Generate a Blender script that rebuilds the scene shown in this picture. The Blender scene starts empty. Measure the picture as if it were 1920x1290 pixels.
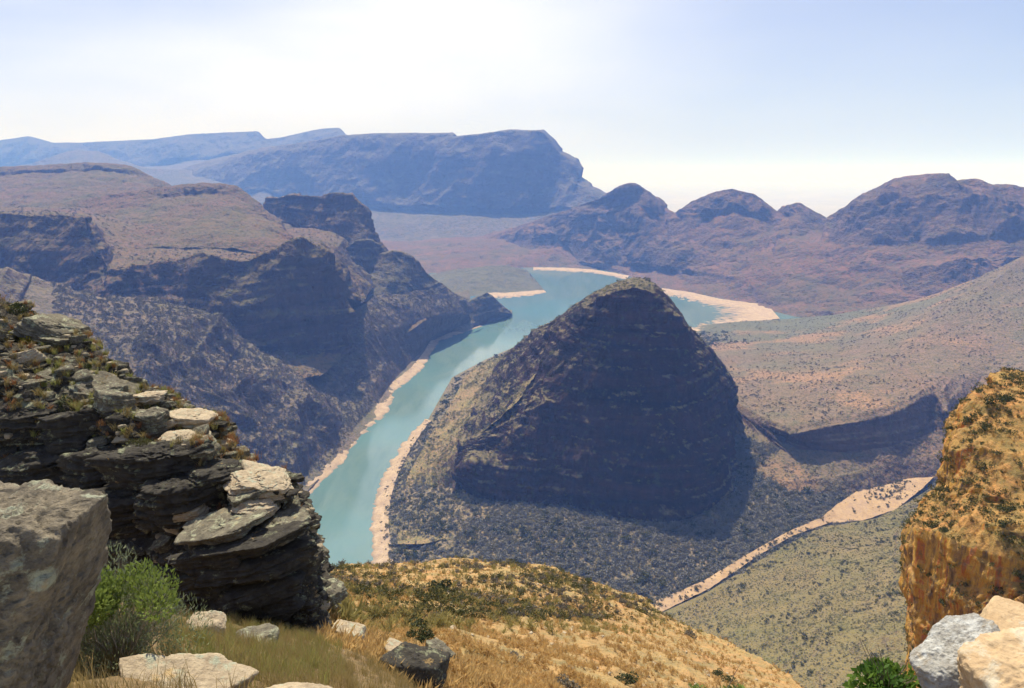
import bpy, math, random
import numpy as np
from mathutils import Vector
R = math.radians
sc = bpy.context.scene
col = sc.collection

# ---------------------------------------------------------------- camera
CAMZ = 700.0
FPX = 1920 * 26.0 / 36.0
PITCH = math.atan((645 - 330) / FPX)
cam_d = bpy.data.cameras.new("camera"); cam = bpy.data.objects.new("camera", cam_d); col.objects.link(cam)
cam_d.sensor_width = 36; cam_d.lens = 26; cam_d.clip_start = 0.05; cam_d.clip_end = 400000
cam.location = (0, 0, CAMZ); cam.rotation_euler = (R(90) - PITCH, 0, 0)
sc.camera = cam

# ---------------------------------------------------------------- sky and sun
SUN_AZ = R(-16)      # left of the view direction (+Y), in front of the camera
SUN_EL = R(59)
w = bpy.data.worlds.new("World"); sc.world = w; w.use_nodes = True
nt = w.node_tree; bg = nt.nodes["Background"]
sky = nt.nodes.new("ShaderNodeTexSky"); sky.sky_type = 'NISHITA'; sky.sun_disc = False
sky.sun_elevation = SUN_EL; sky.sun_rotation = SUN_AZ
sky.altitude = 1200; sky.air_density = 1.0; sky.dust_density = 3.5; sky.ozone_density = 6.0
wb = nt.nodes.new("ShaderNodeMix"); wb.data_type = 'RGBA'; wb.blend_type = 'MULTIPLY'; wb.inputs[0].default_value = 1.0
wb.inputs[7].default_value = (1.06, 0.95, 1.06, 1); nt.links.new(sky.outputs[0], wb.inputs[6])
# thin high veil of cloud
tc = nt.nodes.new("ShaderNodeTexCoord"); mp = nt.nodes.new("ShaderNodeMapping"); mp.inputs["Scale"].default_value = (0.9, 0.9, 3.2)
cn = nt.nodes.new("ShaderNodeTexNoise"); cn.inputs["Scale"].default_value = 1.3; cn.inputs["Detail"].default_value = 4
cr_ = nt.nodes.new("ShaderNodeMapRange"); cr_.inputs[1].default_value = 0.42; cr_.inputs[2].default_value = 0.75; cr_.inputs[3].default_value = 0.2; cr_.inputs[4].default_value = 0.7
vm = nt.nodes.new("ShaderNodeMix"); vm.data_type = 'RGBA'; vm.inputs[7].default_value = (9.7, 9.75, 10.6, 1)
nt.links.new(tc.outputs["Generated"], mp.inputs[0]); nt.links.new(mp.outputs[0], cn.inputs["Vector"]); nt.links.new(cn.outputs[0], cr_.inputs[0])
sv_ = Vector((math.sin(R(-24)) * math.cos(R(14)), math.cos(R(-24)) * math.cos(R(14)), math.sin(R(14))))
dt = nt.nodes.new("ShaderNodeVectorMath"); dt.operation = 'DOT_PRODUCT'; dt.inputs[1].default_value = sv_; nt.links.new(tc.outputs["Generated"], dt.inputs[0])
dr = nt.nodes.new("ShaderNodeMapRange"); dr.interpolation_type = 'SMOOTHSTEP'; nt.links.new(dt.outputs["Value"], dr.inputs[0])
for i_, v_ in ((1, 0.74), (2, 0.985), (3, 0.45), (4, 1.6)): dr.inputs[i_].default_value = v_
ml = nt.nodes.new("ShaderNodeMath"); ml.operation = 'MULTIPLY'; nt.links.new(cr_.outputs[0], ml.inputs[0]); nt.links.new(dr.outputs[0], ml.inputs[1])
nt.links.new(ml.outputs[0], vm.inputs[0]); nt.links.new(wb.outputs[2], vm.inputs[6]); nt.links.new(vm.outputs[2], bg.inputs[0])
bg.inputs[1].default_value = 0.088
sun_d = bpy.data.lights.new("sun", 'SUN'); sun = bpy.data.objects.new("sun", sun_d); col.objects.link(sun)
sun_d.energy = 5.0; sun_d.angle = R(0.5); sun_d.color = (1.0, 0.93, 0.82)
sdir = Vector((math.sin(SUN_AZ) * math.cos(SUN_EL), math.cos(SUN_AZ) * math.cos(SUN_EL), math.sin(SUN_EL)))
sun.rotation_euler = sdir.to_track_quat('Z', 'Y').to_euler()
sc.view_settings.view_transform = 'Standard'; sc.view_settings.look = 'None'
sc.view_settings.exposure = 0.45; sc.view_settings.gamma = 1.0
sc.cycles.volume_bounces = 1; sc.cycles.max_bounces = 5; sc.cycles.diffuse_bounces = 2

# ---------------------------------------------------------------- numpy noise
_rs = np.random.RandomState(7)
_perm = np.concatenate([_rs.permutation(256)] * 2).astype(np.int32)
_g = _rs.normal(size=(256, 3)); _g /= np.linalg.norm(_g, axis=1)[:, None]; _g = _g.astype(np.float32)
def pnoise(p):
    sh = p.shape[:-1]; p = p.reshape(-1, 3)
    pi = np.floor(p).astype(np.int64); pf = (p - pi).astype(np.float32); pi = (pi & 255).astype(np.int32)
    f = pf * pf * pf * (pf * (pf * 6 - 15) + 10); out = np.zeros(len(p), np.float32)
    for dx in (0, 1):
        wx = f[:, 0] if dx else 1 - f[:, 0]
        for dy in (0, 1):
            wy = f[:, 1] if dy else 1 - f[:, 1]
            for dz in (0, 1):
                wz = f[:, 2] if dz else 1 - f[:, 2]
                h = _perm[_perm[_perm[(pi[:, 0] + dx) & 255] + ((pi[:, 1] + dy) & 255)] + ((pi[:, 2] + dz) & 255)]
                g = _g[h]
                out += wx * wy * wz * (g[:, 0] * (pf[:, 0] - dx) + g[:, 1] * (pf[:, 1] - dy) + g[:, 2] * (pf[:, 2] - dz))
    return (out * 1.6).reshape(sh)
def fbm(p, scale, octs=4, gain=0.5, ridged=False, off=0.0):
    s = np.zeros(p.shape[:-1], np.float32); a = 1.0; f = 1.0 / scale; tot = 0
    for o in range(octs):
        n = pnoise(p * f + 17.3 * o + off)
        if ridged: n = 1 - 2 * np.abs(n)
        s += a * n; tot += a; a *= gain; f *= 2.03
    return s / tot
def sstep(a, b, x):
    t = np.clip((x - a) / (b - a), 0, 1); return t * t * (3 - 2 * t)

# ---------------------------------------------------------------- object helpers
def tag(o, label=None, cat=None, group=None, kind=None):
    if label: o["label"] = label
    if cat: o["category"] = cat
    if group: o["group"] = group
    if kind: o["kind"] = kind
    return o
def mesh_np(name, V, F, mat=None, smooth=True, attrs=None):
    """V (n,3), F (m,3|4) numpy -> mesh data"""
    me = bpy.data.meshes.new(name); V = np.asarray(V, np.float32); F = np.asarray(F, np.int32)
    k = F.shape[1]
    me.vertices.add(len(V)); me.vertices.foreach_set("co", V.ravel())
    me.loops.add(F.size); me.loops.foreach_set("vertex_index", F.ravel())
    me.polygons.add(len(F)); me.polygons.foreach_set("loop_start", np.arange(0, F.size, k, dtype=np.int32))
    me.polygons.foreach_set("use_smooth", np.full(len(F), smooth))
    if attrs:
        for an, av in attrs.items():
            a = me.attributes.new(an, 'FLOAT', 'POINT'); a.data.foreach_set("value", np.asarray(av, np.float32).ravel())
    me.update(calc_edges=True)
    if mat: me.materials.append(mat)
    return me
def link(name, me, parent=None):
    o = bpy.data.objects.new(name, me); col.objects.link(o)
    if parent is not None: o.parent = parent
    return o
def empty(name, loc):
    o = bpy.data.objects.new(name, None); col.objects.link(o); o.location = loc; o.empty_display_size = 0.2
    return o
def grid_faces(nr, nc, flip=False):
    i = np.arange(nr - 1)[:, None] * nc + np.arange(nc - 1)[None, :]; i = i.ravel()
    return np.stack([i, i + nc, i + nc + 1, i + 1] if flip else [i, i + 1, i + nc + 1, i + nc], axis=1)

# ---------------------------------------------------------------- surveying: photograph bearings -> world points
SP, CP = math.sin(PITCH), math.cos(PITCH)
def ray(u, v):
    xc = (u - 960) / FPX; yc = (645 - v) / FPX
    return np.array([xc, CP + yc * SP, -SP + yc * CP])
def PY(u, v, Y):
    d = ray(u, v); return d * (Y / d[1]) + np.array([0, 0, CAMZ])
def PZ(u, v, z):
    d = ray(u, v); return d * ((z - CAMZ) / d[2]) + np.array([0, 0, CAMZ])
def rowY(pts):
    """points (u, v, Y); a missing Y is interpolated"""
    us = [p[2] if len(p) > 2 else None for p in pts]; idx = [i for i, y in enumerate(us) if y is not None]
    ys = np.interp(range(len(pts)), idx, [us[i] for i in idx])
    return np.array([PY(p[0], p[1], y) for p, y in zip(pts, ys)])
def rowZ(pts, z=None):
    us = [p[2] if len(p) > 2 else z for p in pts]; idx = [i for i, y in enumerate(us) if y is not None]
    ys = np.interp(range(len(pts)), idx, [us[i] for i in idx])
    return np.array([PZ(p[0], p[1], y) for p, y in zip(pts, ys)])
def back(row, dist, z):
    """the same row pushed away from the viewpoint, at height z (the hidden far foot of a hill)"""
    r = row.copy(); h = np.hypot(r[:, 0], r[:, 1])[:, None]
    r[:, :2] *= (h + dist) / h; r[:, 2] = z if z is not None else r[:, 2]
    return r
def fwd(row, dist, dz):
    r = row.copy(); h = np.hypot(r[:, 0], r[:, 1])[:, None]
    r[:, :2] *= (h - dist) / h; r[:, 2] += dz
    return r
def resample(row, n):
    h = np.hypot(row[:, 0], row[:, 1]); seg = np.linalg.norm(np.diff(row, axis=0), axis=1) / (0.5 * (h[1:] + h[:-1]))
    s = np.concatenate([[0], np.cumsum(seg)]); s /= s[-1]; t = np.linspace(0, 1, n)
    return np.stack([np.interp(t, s, row[:, k]) for k in range(3)], axis=1)
def smooth_axis(G, axis, it):
    for _ in range(it):
        H = G.copy()
        if axis == 0: H[1:-1] = 0.25 * G[:-2] + 0.5 * G[1:-1] + 0.25 * G[2:]
        else: H[:, 1:-1] = 0.25 * G[:, :-2] + 0.5 * G[:, 1:-1] + 0.25 * G[:, 2:]
        G = H
    return G
def loft(rows, px=1.3, ncol=None, sv=3, su=3, maxrow=220):
    D = np.mean([np.hypot(r[:, 0], r[:, 1]).mean() for r in rows])
    if ncol is None:
        ang = max(np.sum(np.linalg.norm(np.diff(r, axis=0), axis=1) / np.hypot(r[1:, 0], r[1:, 1])) for r in rows)
        ncol = int(ang * 740 / px)
    RR = [resample(r, ncol) for r in rows]; out = [RR[0][None]]; cuts = [0]
    for a, b in zip(RR[:-1], RR[1:]):
        L = np.linalg.norm(a - b, axis=1); d = 0.5 * (np.linalg.norm(a - [0, 0, CAMZ], axis=1) + np.linalg.norm(b - [0, 0, CAMZ], axis=1))
        n = int(np.clip(np.percentile(L / d, 70) * 740 / px * 0.8, 3, maxrow))
        t = np.linspace(0, 1, n + 1)[1:, None, None]
        out.append(a[None] * (1 - t) + b[None] * t); cuts.append(cuts[-1] + n)
    G = np.concatenate(out, axis=0)
    G = smooth_axis(G, 0, sv); G = smooth_axis(G, 1, su)
    return G, cuts
def normals(G):
    du = np.gradient(G, axis=1); dv = np.gradient(G, axis=0)
    n = np.cross(du, dv); n /= np.maximum(np.linalg.norm(n, axis=2), 1e-9)[..., None]
    s = np.sign(n[..., 2:3]); s[s == 0] = 1
    if np.mean(n[..., 2]) < 0: n = -n
    return n
def roughen(G, big=40, bigs=400, mid=10, mids=80, fine=2.0, fines=14, strata=0, strat_h=30, gully=0, gullys=160, seed=0.0, keepz=None, hold=None):
    """displace a lofted hillside: lobes, buttresses, gullies that run downhill, rock beds"""
    P = G.astype(np.float64); off = seed * 31.7
    n = normals(G)
    steep = sstep(0.25, 0.75, 1 - np.abs(n[..., 2]))
    hm = 1.0 if hold is None else hold
    d = hm * big * fbm(P, bigs, 3, off=off) + (0.4 + 0.6 * hm) * mid * fbm(P, mids, 4, off=off + 5) + fine * fbm(P, fines, 3, 0.6, off=off + 9)
    if gully:
        Q = P * np.array([1, 1, 0.22]) + (fbm(P, gullys * 1.5, 2, off=off + 3) * gullys * 0.4)[..., None]
        slope = sstep(0.03, 0.3, 1 - np.abs(n[..., 2]))
        d = d + gully * fbm(Q, gullys, 5, 0.55, ridged=True, off=off + 2) * slope * hm
    m = np.ones(G.shape[:2])
    if keepz is not None: m = sstep(keepz[0], keepz[1], P[..., 2])
    G2 = G + n * (d * m)[..., None]
    if strata:
        P2 = G2; wz = P2[..., 2] + 0.35 * strat_h * fbm(P2, 260, 2, off=off + 8) * 2
        q = np.zeros_like(P2); q[..., 2] = wz / strat_h; q[..., 0] = P2[..., 0] / 900; q[..., 1] = P2[..., 1] / 900
        lay = fbm(q, 1.0, 3, 0.65, off=off + 4)
        lay = np.tanh(lay * 3.0)
        hn = n.copy(); hn[..., 2] = 0; hn /= np.maximum(np.linalg.norm(hn, axis=2), 1e-6)[..., None]
        G2 = G2 + hn * (strata * lay * steep * m)[..., None]
    return G2

# ---------------------------------------------------------------- shader helpers
class NT:
    def __init__(s, name):
        s.m = bpy.data.materials.new(name); s.m.use_nodes = True; s.t = s.m.node_tree
        s.b = s.t.nodes["Principled BSDF"]; s.b.inputs["Roughness"].default_value = 0.95
        s.b.inputs["Specular IOR Level"].default_value = 0.15
    def n(s, typ, **kw):
        x = s.t.nodes.new(typ)
        for k, v in kw.items():
            if k.startswith("i_"): x.inputs[k[2:].replace("_", " ")].default_value = v
            else: setattr(x, k, v)
        return x
    def l(s, a, b): s.t.links.new(a, b)
    def pos(s): return s.n("ShaderNodeNewGeometry").outputs["Position"]
    def mapped(s, src, scale=(1, 1, 1), loc=(0, 0, 0)):
        m = s.n("ShaderNodeMapping"); m.inputs["Scale"].default_value = scale; m.inputs["Location"].default_value = loc
        s.l(src, m.inputs["Vector"]); return m.outputs[0]
    def noise(s, src, scale, detail=4, rough=0.55, dist=0.0):
        x = s.n("ShaderNodeTexNoise"); s.l(src, x.inputs["Vector"]); x.inputs["Scale"].default_value = scale
        x.inputs["Detail"].default_value = detail; x.inputs["Roughness"].default_value = rough; x.inputs["Distortion"].default_value = dist
        return x.outputs["Fac"]
    def voro(s, src, scale, feature='F1', out="Distance"):
        x = s.n("ShaderNodeTexVoronoi", feature=feature); s.l(src, x.inputs["Vector"]); x.inputs["Scale"].default_value = scale
        return x.outputs[out]
    def ramp(s, src, stops, interp='LINEAR'):
        x = s.n("ShaderNodeValToRGB"); s.l(src, x.inputs[0]); cr = x.color_ramp; cr.interpolation = interp
        while len(cr.elements) < len(stops): cr.elements.new(0.5)
        for e, (p, c) in zip(cr.elements, stops):
            e.position = p; e.color = (c, c, c, 1) if isinstance(c, (int, float)) else (*c, 1)
        return x.outputs[0]
    def rng(s, src, a, b, c=0.0, d=1.0):
        x = s.n("ShaderNodeMapRange"); x.clamp = True; s.l(src, x.inputs[0])
        for i, v in zip((1, 2, 3, 4), (a, b, c, d)): x.inputs[i].default_value = v
        return x.outputs[0]
    def math(s, op, a, b=None):
        x = s.n("ShaderNodeMath", operation=op)
        for i, v in enumerate((a, b)):
            if v is None: continue
            if isinstance(v, (int, float)): x.inputs[i].default_value = v
            else: s.l(v, x.inputs[i])
        return x.outputs[0]
    def mix(s, f, a, b, mode='MIX'):
        x = s.n("ShaderNodeMix", data_type='RGBA', blend_type=mode)
        for sock, v in ((x.inputs[0], f), (x.inputs[6], a), (x.inputs[7], b)):
            if isinstance(v, (int, float)): sock.default_value = v
            elif isinstance(v, tuple): sock.default_value = (*v, 1)
            else: s.l(v, sock)
        return x.outputs[2]
    def bump(s, h, dist, strength=1.0, prev=None):
        x = s.n("ShaderNodeBump"); x.inputs["Distance"].default_value = dist; x.inputs["Strength"].default_value = strength
        s.l(h, x.inputs["Height"])
        if prev is not None: s.l(prev, x.inputs["Normal"])
        return x.outputs[0]
    def attr(s, name): return s.n("ShaderNodeAttribute", attribute_name=name).outputs["Fac"]
    def done(s, color, normal=None, rough=None):
        if isinstance(color, tuple): s.b.inputs["Base Color"].default_value = (*color, 1)
        else: s.l(color, s.b.inputs["Base Color"])
        if normal is not None: s.l(normal, s.b.inputs["Normal"])
        if rough is not None:
            if isinstance(rough, (int, float)): s.b.inputs["Roughness"].default_value = rough
            else: s.l(rough, s.b.inputs["Roughness"])
        return s.m
def terrain_mat(name, soil=(0.27, 0.165, 0.11), soil2=(0.21, 0.17, 0.10), scrub=(0.085, 0.085, 0.045),
                rock=(0.16, 0.105, 0.085), rock2=(0.25, 0.155, 0.115), bush=7.0, patch=260.0, strat=26.0, cover=0.5, bump=2.0, s0=0.55, s1=0.8, far=None, warm=None):
    """earth with bushes on the gentle ground, bedded rock on the steep faces; sizes in metres"""
    s = NT(name); p = s.pos()
    big = s.noise(p, 1 / patch, 5, 0.6, 0.4)
    med = s.noise(p, 1 / (bush * 5), 5, 0.65)
    fine = s.noise(p, 1 / bush, 4, 0.7)
    base = s.mix(s.rng(big, 0.38, 0.62), soil, soil2)
    base = s.mix(s.rng(med, 0.35, 0.7, 0.0, 0.6), base, tuple(min(1, c * 1.35) for c in soil))
    wp = s.n('ShaderNodeVectorMath', operation='ADD'); s.l(p, wp.inputs[0]); wn = s.n('ShaderNodeTexNoise'); s.l(p, wn.inputs['Vector']); wn.inputs['Scale'].default_value = 0.5 / bush; wm = s.n('ShaderNodeVectorMath', operation='SCALE'); wm.inputs['Scale'].default_value = bush * 2.5; s.l(wn.outputs['Color'], wm.inputs[0]); s.l(wm.outputs[0], wp.inputs[1])
    vor = s.voro(wp.outputs[0], 1 / bush)
    if far is not None:      # grey-green flats beyond the given distance north
        sp = s.n("ShaderNodeSeparateXYZ"); s.l(p, sp.inputs[0])
        yy = s.math('ADD', sp.outputs[1], s.math('MULTIPLY', s.math('SUBTRACT', big, 0.5), 1500.0))
        base = s.mix(s.rng(yy, far[0], far[1]), base, far[2])
    if warm is not None:     # patches of bare orange earth
        base = s.mix(s.rng(s.noise(s.mapped(p, loc=(900, 400, 0)), 1.6 / patch, 5, 0.6), 0.53, 0.62, 0, 0.85), base, warm)
    spots = s.math('SUBTRACT', s.rng(vor, 0.32, 0.52, 1.0, 0.0), s.rng(s.math('ADD', big, s.math('MULTIPLY', med, 0.7)), 0.62 + 0.3 * cover, 0.99 + 0.3 * cover, 0.0, 1.0))
    spots = s.rng(spots, 0.0, 0.5)
    scr = s.mix(s.rng(fine, 0.3, 0.7), scrub, tuple(c * 1.5 for c in scrub))
    ground = s.mix(s.math('MULTIPLY', spots, s.rng(fine, 0.3, 0.6, 0.35, 0.85)), base, scr)
    rp = s.mapped(p, (1 / (strat * 9), 1 / (strat * 9), 1 / strat))
    bed = s.noise(rp, 1.0, 6, 0.7, 0.6)
    vert = s.noise(s.mapped(p, (1 / (bush * 2.2), 1 / (bush * 2.2), 1 / (bush * 16))), 1.0, 5, 0.65)
    rk = s.mix(s.rng(bed, 0.35, 0.65), rock, rock2)
    rk = s.mix(s.rng(vert, 0.38, 0.66, 0.0, 0.55), rk, tuple(c * 0.5 for c in rock))
    rk = s.mix(s.rng(s.noise(p, 1 / (bush * 3), 5, 0.7), 0.56, 0.68, 0, 0.75), rk, scr)
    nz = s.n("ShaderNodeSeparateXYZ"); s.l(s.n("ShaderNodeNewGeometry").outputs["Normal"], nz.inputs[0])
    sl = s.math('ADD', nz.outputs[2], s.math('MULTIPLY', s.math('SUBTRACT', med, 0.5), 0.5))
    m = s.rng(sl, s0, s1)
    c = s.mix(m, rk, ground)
    hgt = s.math('ADD', s.math('MULTIPLY', spots, 0.8), fine)
    nb = s.bump(hgt, bump * 1.5, 0.8)
    nb = s.bump(s.math('MULTIPLY', s.math('ADD', bed, vert), s.rng(m, 0, 1, 1, 0.1)), bump * 5, 0.9, nb)
    return s.done(c, nb)
# ================================================================ the canyon
GR = {}     # name -> displaced grid, kept for planting
def hill(name, rows, mat, px=1.3, kw=None, kind='structure', hold=None, **lk):
    """hold: (row number, half width): keep the surveyed skyline there, displace freely away from it"""
    G, cuts = loft(rows, px, **lk)
    hm = None
    if hold is not None:
        i = np.arange(G.shape[0])[:, None]; hm = 1 - 0.85 * np.exp(-((i - cuts[hold[0]]) / hold[1]) ** 2) * np.ones((1, G.shape[1]))
    if kw is not None: G = roughen(G, hold=hm, **kw)
    nr, nc = G.shape[:2]
    n = normals(G).mean(axis=(0, 1))
    c = np.cross(G[0, 1] - G[0, 0], G[1, 0] - G[0, 0])
    me = mesh_np(name, G.reshape(-1, 3), grid_faces(nr, nc, flip=False), mat)
    o = link(name, me); o["kind"] = kind
    GR.setdefault(name, []).append(G)
    return o

M_far = terrain_mat("far_hills", soil=(0.13, 0.10, 0.075), soil2=(0.11, 0.10, 0.06), scrub=(0.06, 0.065, 0.04), rock=(0.075, 0.05, 0.045), rock2=(0.12, 0.085, 0.07), bush=40, patch=900, strat=90, bump=14)
M_left = terrain_mat("plateau_ground", soil=(0.165, 0.098, 0.06), soil2=(0.11, 0.105, 0.04), scrub=(0.07, 0.07, 0.035), rock=(0.07, 0.05, 0.045), rock2=(0.13, 0.085, 0.065), bush=12, patch=380, strat=45, bump=5)
M_spur = terrain_mat("spur_ground", soil=(0.165, 0.12, 0.085), soil2=(0.125, 0.12, 0.065), scrub=(0.085, 0.08, 0.048), rock=(0.10, 0.07, 0.06), rock2=(0.16, 0.11, 0.085), bush=9, patch=260, strat=30, bump=3.5)
M_peak = terrain_mat("peak_ground", soil=(0.165, 0.085, 0.05), soil2=(0.095, 0.085, 0.036), scrub=(0.075, 0.075, 0.04), rock=(0.10, 0.07, 0.06), rock2=(0.18, 0.12, 0.095), bush=18, patch=500, strat=60, bump=9, s0=0.68, s1=0.92, warm=(0.21, 0.115, 0.07))
M_dome = terrain_mat("shaded_dome_rock", soil=(0.19, 0.145, 0.08), soil2=(0.15, 0.13, 0.06), scrub=(0.06, 0.065, 0.025), rock=(0.02, 0.014, 0.015), rock2=(0.085, 0.042, 0.036), bush=6, patch=140, strat=24, cover=0.2, bump=3, s0=0.66, s1=0.88)  # cliff rock kept near black, so the shade of the face is partly colour
M_terr = terrain_mat("terrace_ground", soil=(0.20, 0.128, 0.085), soil2=(0.14, 0.125, 0.068), scrub=(0.08, 0.078, 0.04), rock=(0.085, 0.055, 0.05), rock2=(0.16, 0.10, 0.08), bush=7, patch=420, strat=24, bump=2.5, far=(2200, 3300, (0.135, 0.135, 0.08)), warm=(0.31, 0.185, 0.10))
M_shoulder = terrain_mat("sunlit_shoulder_ground", soil=(0.30, 0.195, 0.10), soil2=(0.20, 0.19, 0.075), scrub=(0.13, 0.135, 0.055), rock=(0.16, 0.10, 0.07), rock2=(0.28, 0.18, 0.12), bush=5, patch=110, strat=18, bump=3, s0=0.45, s1=0.68)  # lighter version of the dome ground, sunlight put into its colour
M_knoll = terrain_mat("knoll_ground", soil=(0.17, 0.13, 0.085), soil2=(0.12, 0.12, 0.06), scrub=(0.065, 0.07, 0.035), rock=(0.08, 0.06, 0.05), rock2=(0.14, 0.10, 0.075), bush=9, patch=200, strat=30, bump=4, s0=0.45, s1=0.7)
M_head = terrain_mat("headland_ground", soil=(0.13, 0.115, 0.07), soil2=(0.11, 0.11, 0.055), scrub=(0.05, 0.06, 0.03), rock=(0.10, 0.08, 0.06), rock2=(0.16, 0.12, 0.09), bush=9, patch=200, cover=0.3, bump=4)
M_valley = terrain_mat("valley_ground", soil=(0.22, 0.165, 0.10), soil2=(0.13, 0.12, 0.06), scrub=(0.06, 0.062, 0.032), rock=(0.15, 0.11, 0.08), rock2=(0.2, 0.15, 0.1), bush=6, patch=170, cover=0.3, bump=2)
M_slope = terrain_mat("near_slope_ground", soil=(0.185, 0.14, 0.06), soil2=(0.125, 0.12, 0.042), scrub=(0.15, 0.13, 0.06), rock=(0.2, 0.15, 0.09), rock2=(0.24, 0.17, 0.1), bush=4.5, patch=120, cover=0.4, bump=1.5)

# plain out to the horizon, one sheet under everything
def ground_sheet():
    rad = np.concatenate([np.linspace(0, 1, 2)[:1] * 0 + 60, np.geomspace(200, 180000, 90)])
    az = np.radians(np.linspace(0, 360, 181))
    z = np.where(rad < 7000, -18.0, -18 + 28 * sstep(7000, 9500, rad))
    G = np.stack([rad[:, None] * np.sin(az)[None], rad[:, None] * np.cos(az)[None], np.repeat(z[:, None], len(az), 1)], axis=2)
    s = NT("plain"); p = s.pos()
    c = s.mix(s.rng(s.noise(p, 1 / 1500, 6, 0.6), 0.35, 0.65), (0.42, 0.39, 0.34), (0.32, 0.31, 0.27))
    o = link("ground", mesh_np("ground", G.reshape(-1, 3), grid_faces(*G.shape[:2]), s.done(c))); o["kind"] = 'structure'
ground_sheet()

# ---- water
def water_mat():
    s = NT("canyon_water"); p = s.pos()
    n1 = s.noise(s.mapped(p, (1 / 90, 1 / 300, 1)), 1.0, 5, 0.6, 0.8)
    c = s.mix(s.rng(n1, 0.35, 0.65), (0.105, 0.18, 0.165), (0.15, 0.22, 0.195))
    c = s.mix(s.rng(s.noise(s.mapped(p, (1 / 22, 1 / 160, 1)), 1.0, 6, 0.65, 1.2), 0.52, 0.68, 0, 0.5), c, (0.08, 0.15, 0.135))
    c = s.mix(s.rng(s.noise(p, 1 / 500, 4), 0.45, 0.65), c, (0.105, 0.21, 0.205))
    s.b.inputs["Specular IOR Level"].default_value = 0.5
    nb = s.bump(s.noise(s.mapped(p, (1 / 5, 1 / 8, 1)), 1.0, 4, 0.6), 0.12, 0.5)
    return s.done(c, nb, 0.10)
wr = np.array([[-1500, 700, 0], [1500, 700, 0], [1500, 7500, 0], [-1500, 7500, 0]], float)
Gw = np.stack([np.stack([np.linspace(-1100, 1500, 40), np.full(40, y), np.zeros(40)], 1) for y in np.linspace(850, 6300, 80)])
o = link("river_water", mesh_np("river_water", Gw.reshape(-1, 3), grid_faces(80, 40), water_mat())); o["kind"] = 'structure'

# ---- distant escarpment
crest = rowY([(-260, 280, 15000), (-120, 262), (-40, 270), (0, 262), (55, 254), (100, 266), (160, 266), (230, 262), (290, 259), (350, 251), (420, 247), (484, 245), (498, 259), (525, 256, 14000), (600, 241), (634, 238), (646, 251), (700, 258), (800, 262, 13000), (900, 275)])
foot = fwd(crest, 700, -520); mid2 = fwd(crest, 2300, -760); low = fwd(crest, 3600, 0); low[:, 2] = 0
hill('far_escarpment', [back(crest, 2500, 300), crest, foot, mid2, low], M_far, 1.3, dict(big=60, bigs=2200, mid=25, mids=500, fine=6, fines=120, strata=60, strat_h=170, gully=130, gullys=1100, seed=1), sv=2, hold=(1, 10))
crest = rowY([(-200, 330, 11500), (-60, 318), (60, 305), (110, 287), (140, 281), (175, 285), (215, 300), (280, 318), (340, 318, 11000), (420, 322)])
hill('far_hill', [back(crest, 1500, 200), crest, fwd(crest, 1600, -420), fwd(crest, 3000, -740)], M_far, 1.5, dict(big=60, bigs=1500, mid=20, mids=400, fine=5, fines=100, gully=90, gullys=800, seed=2))
# ---- the flat-topped headland
crest = rowY([(290, 352, 11800), (330, 322, 11500), (365, 309), (430, 294, 11000), (500, 276, 10500), (560, 268), (640, 253, 9900), (700, 250), (770, 249), (843, 249, 9200), (850, 256), (900, 250, 8900), (955, 243), (1012, 243, 8500), (1035, 264), (1050, 284), (1078, 300), (1088, 316), (1086, 332, 8300), (1108, 350), (1140, 367, 8100), (1200, 410, 7900), (1260, 470, 7700)])
edge = fwd(crest, 60, -15)
foot = rowY([(250, 400, 11000), (350, 395), (500, 362, 9900), (560, 385), (640, 375, 9200), (740, 392), (850, 395, 8500), (950, 398), (1050, 396, 7900), (1088, 400), (1130, 410, 7700), (1200, 440), (1260, 480, 7500)])
mid2 = rowY([(250, 420, 9700), (500, 425, 8700), (640, 425), (740, 440, 7900), (850, 436), (950, 440, 7500), (1080, 440), (1320, 470, 7000)])
low = rowZ([(250, 450), (500, 470), (640, 478), (800, 478), (950, 480), (1080, 480), (1320, 490)], 8)
hill('flat_topped_headland', [back(crest, 2600, -50), back(crest, 250, None), crest, edge, foot, mid2, low], M_far, 1.2, dict(big=70, bigs=1500, mid=24, mids=330, fine=6, fines=80, strata=28, strat_h=150, gully=120, gullys=900, seed=3), sv=2, su=1, hold=(2, 10))

# ---- right range of peaks
crest = rowY([(780, 480, 7300), (870, 462, 7200), (940, 436, 7000), (1000, 414), (1060, 394, 6500), (1092, 384), (1130, 370), (1164, 346, 6000), (1178, 341), (1192, 340), (1216, 358), (1245, 389, 5900), (1266, 398), (1300, 375, 5700), (1340, 361), (1375, 353, 5500), (1410, 361), (1440, 384), (1466, 402, 5400), (1476, 385), (1495, 378, 5350), (1515, 389), (1552, 409, 5300), (1580, 391), (1620, 362, 4900), (1680, 333), (1740, 325), (1774, 325, 4500), (1790, 341), (1802, 335), (1830, 333), (1860, 344), (1900, 346), (1925, 352, 4300), (2000, 350), (2120, 330, 4100), (2260, 350, 4000)])
r2 = rowY([(780, 492, 6900), (870, 478), (940, 462, 6700), (1060, 430, 6350), (1130, 410), (1190, 385, 5850), (1250, 420), (1300, 412, 5500), (1380, 396, 5350), (1450, 420, 5200), (1495, 402, 5200), (1552, 430, 5050), (1620, 396, 4650), (1700, 374, 4420), (1780, 372), (1850, 380, 4180), (1925, 392), (2120, 380, 3950), (2260, 400, 3850)])
r3 = rowY([(800, 500, 6500), (940, 482, 6400), (1060, 462, 6200), (1190, 450, 5650), (1300, 460, 5150), (1450, 475, 4750), (1600, 465, 4350), (1750, 455, 4050), (1925, 442, 3950), (2120, 440, 3850), (2260, 440, 3800)])
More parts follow.
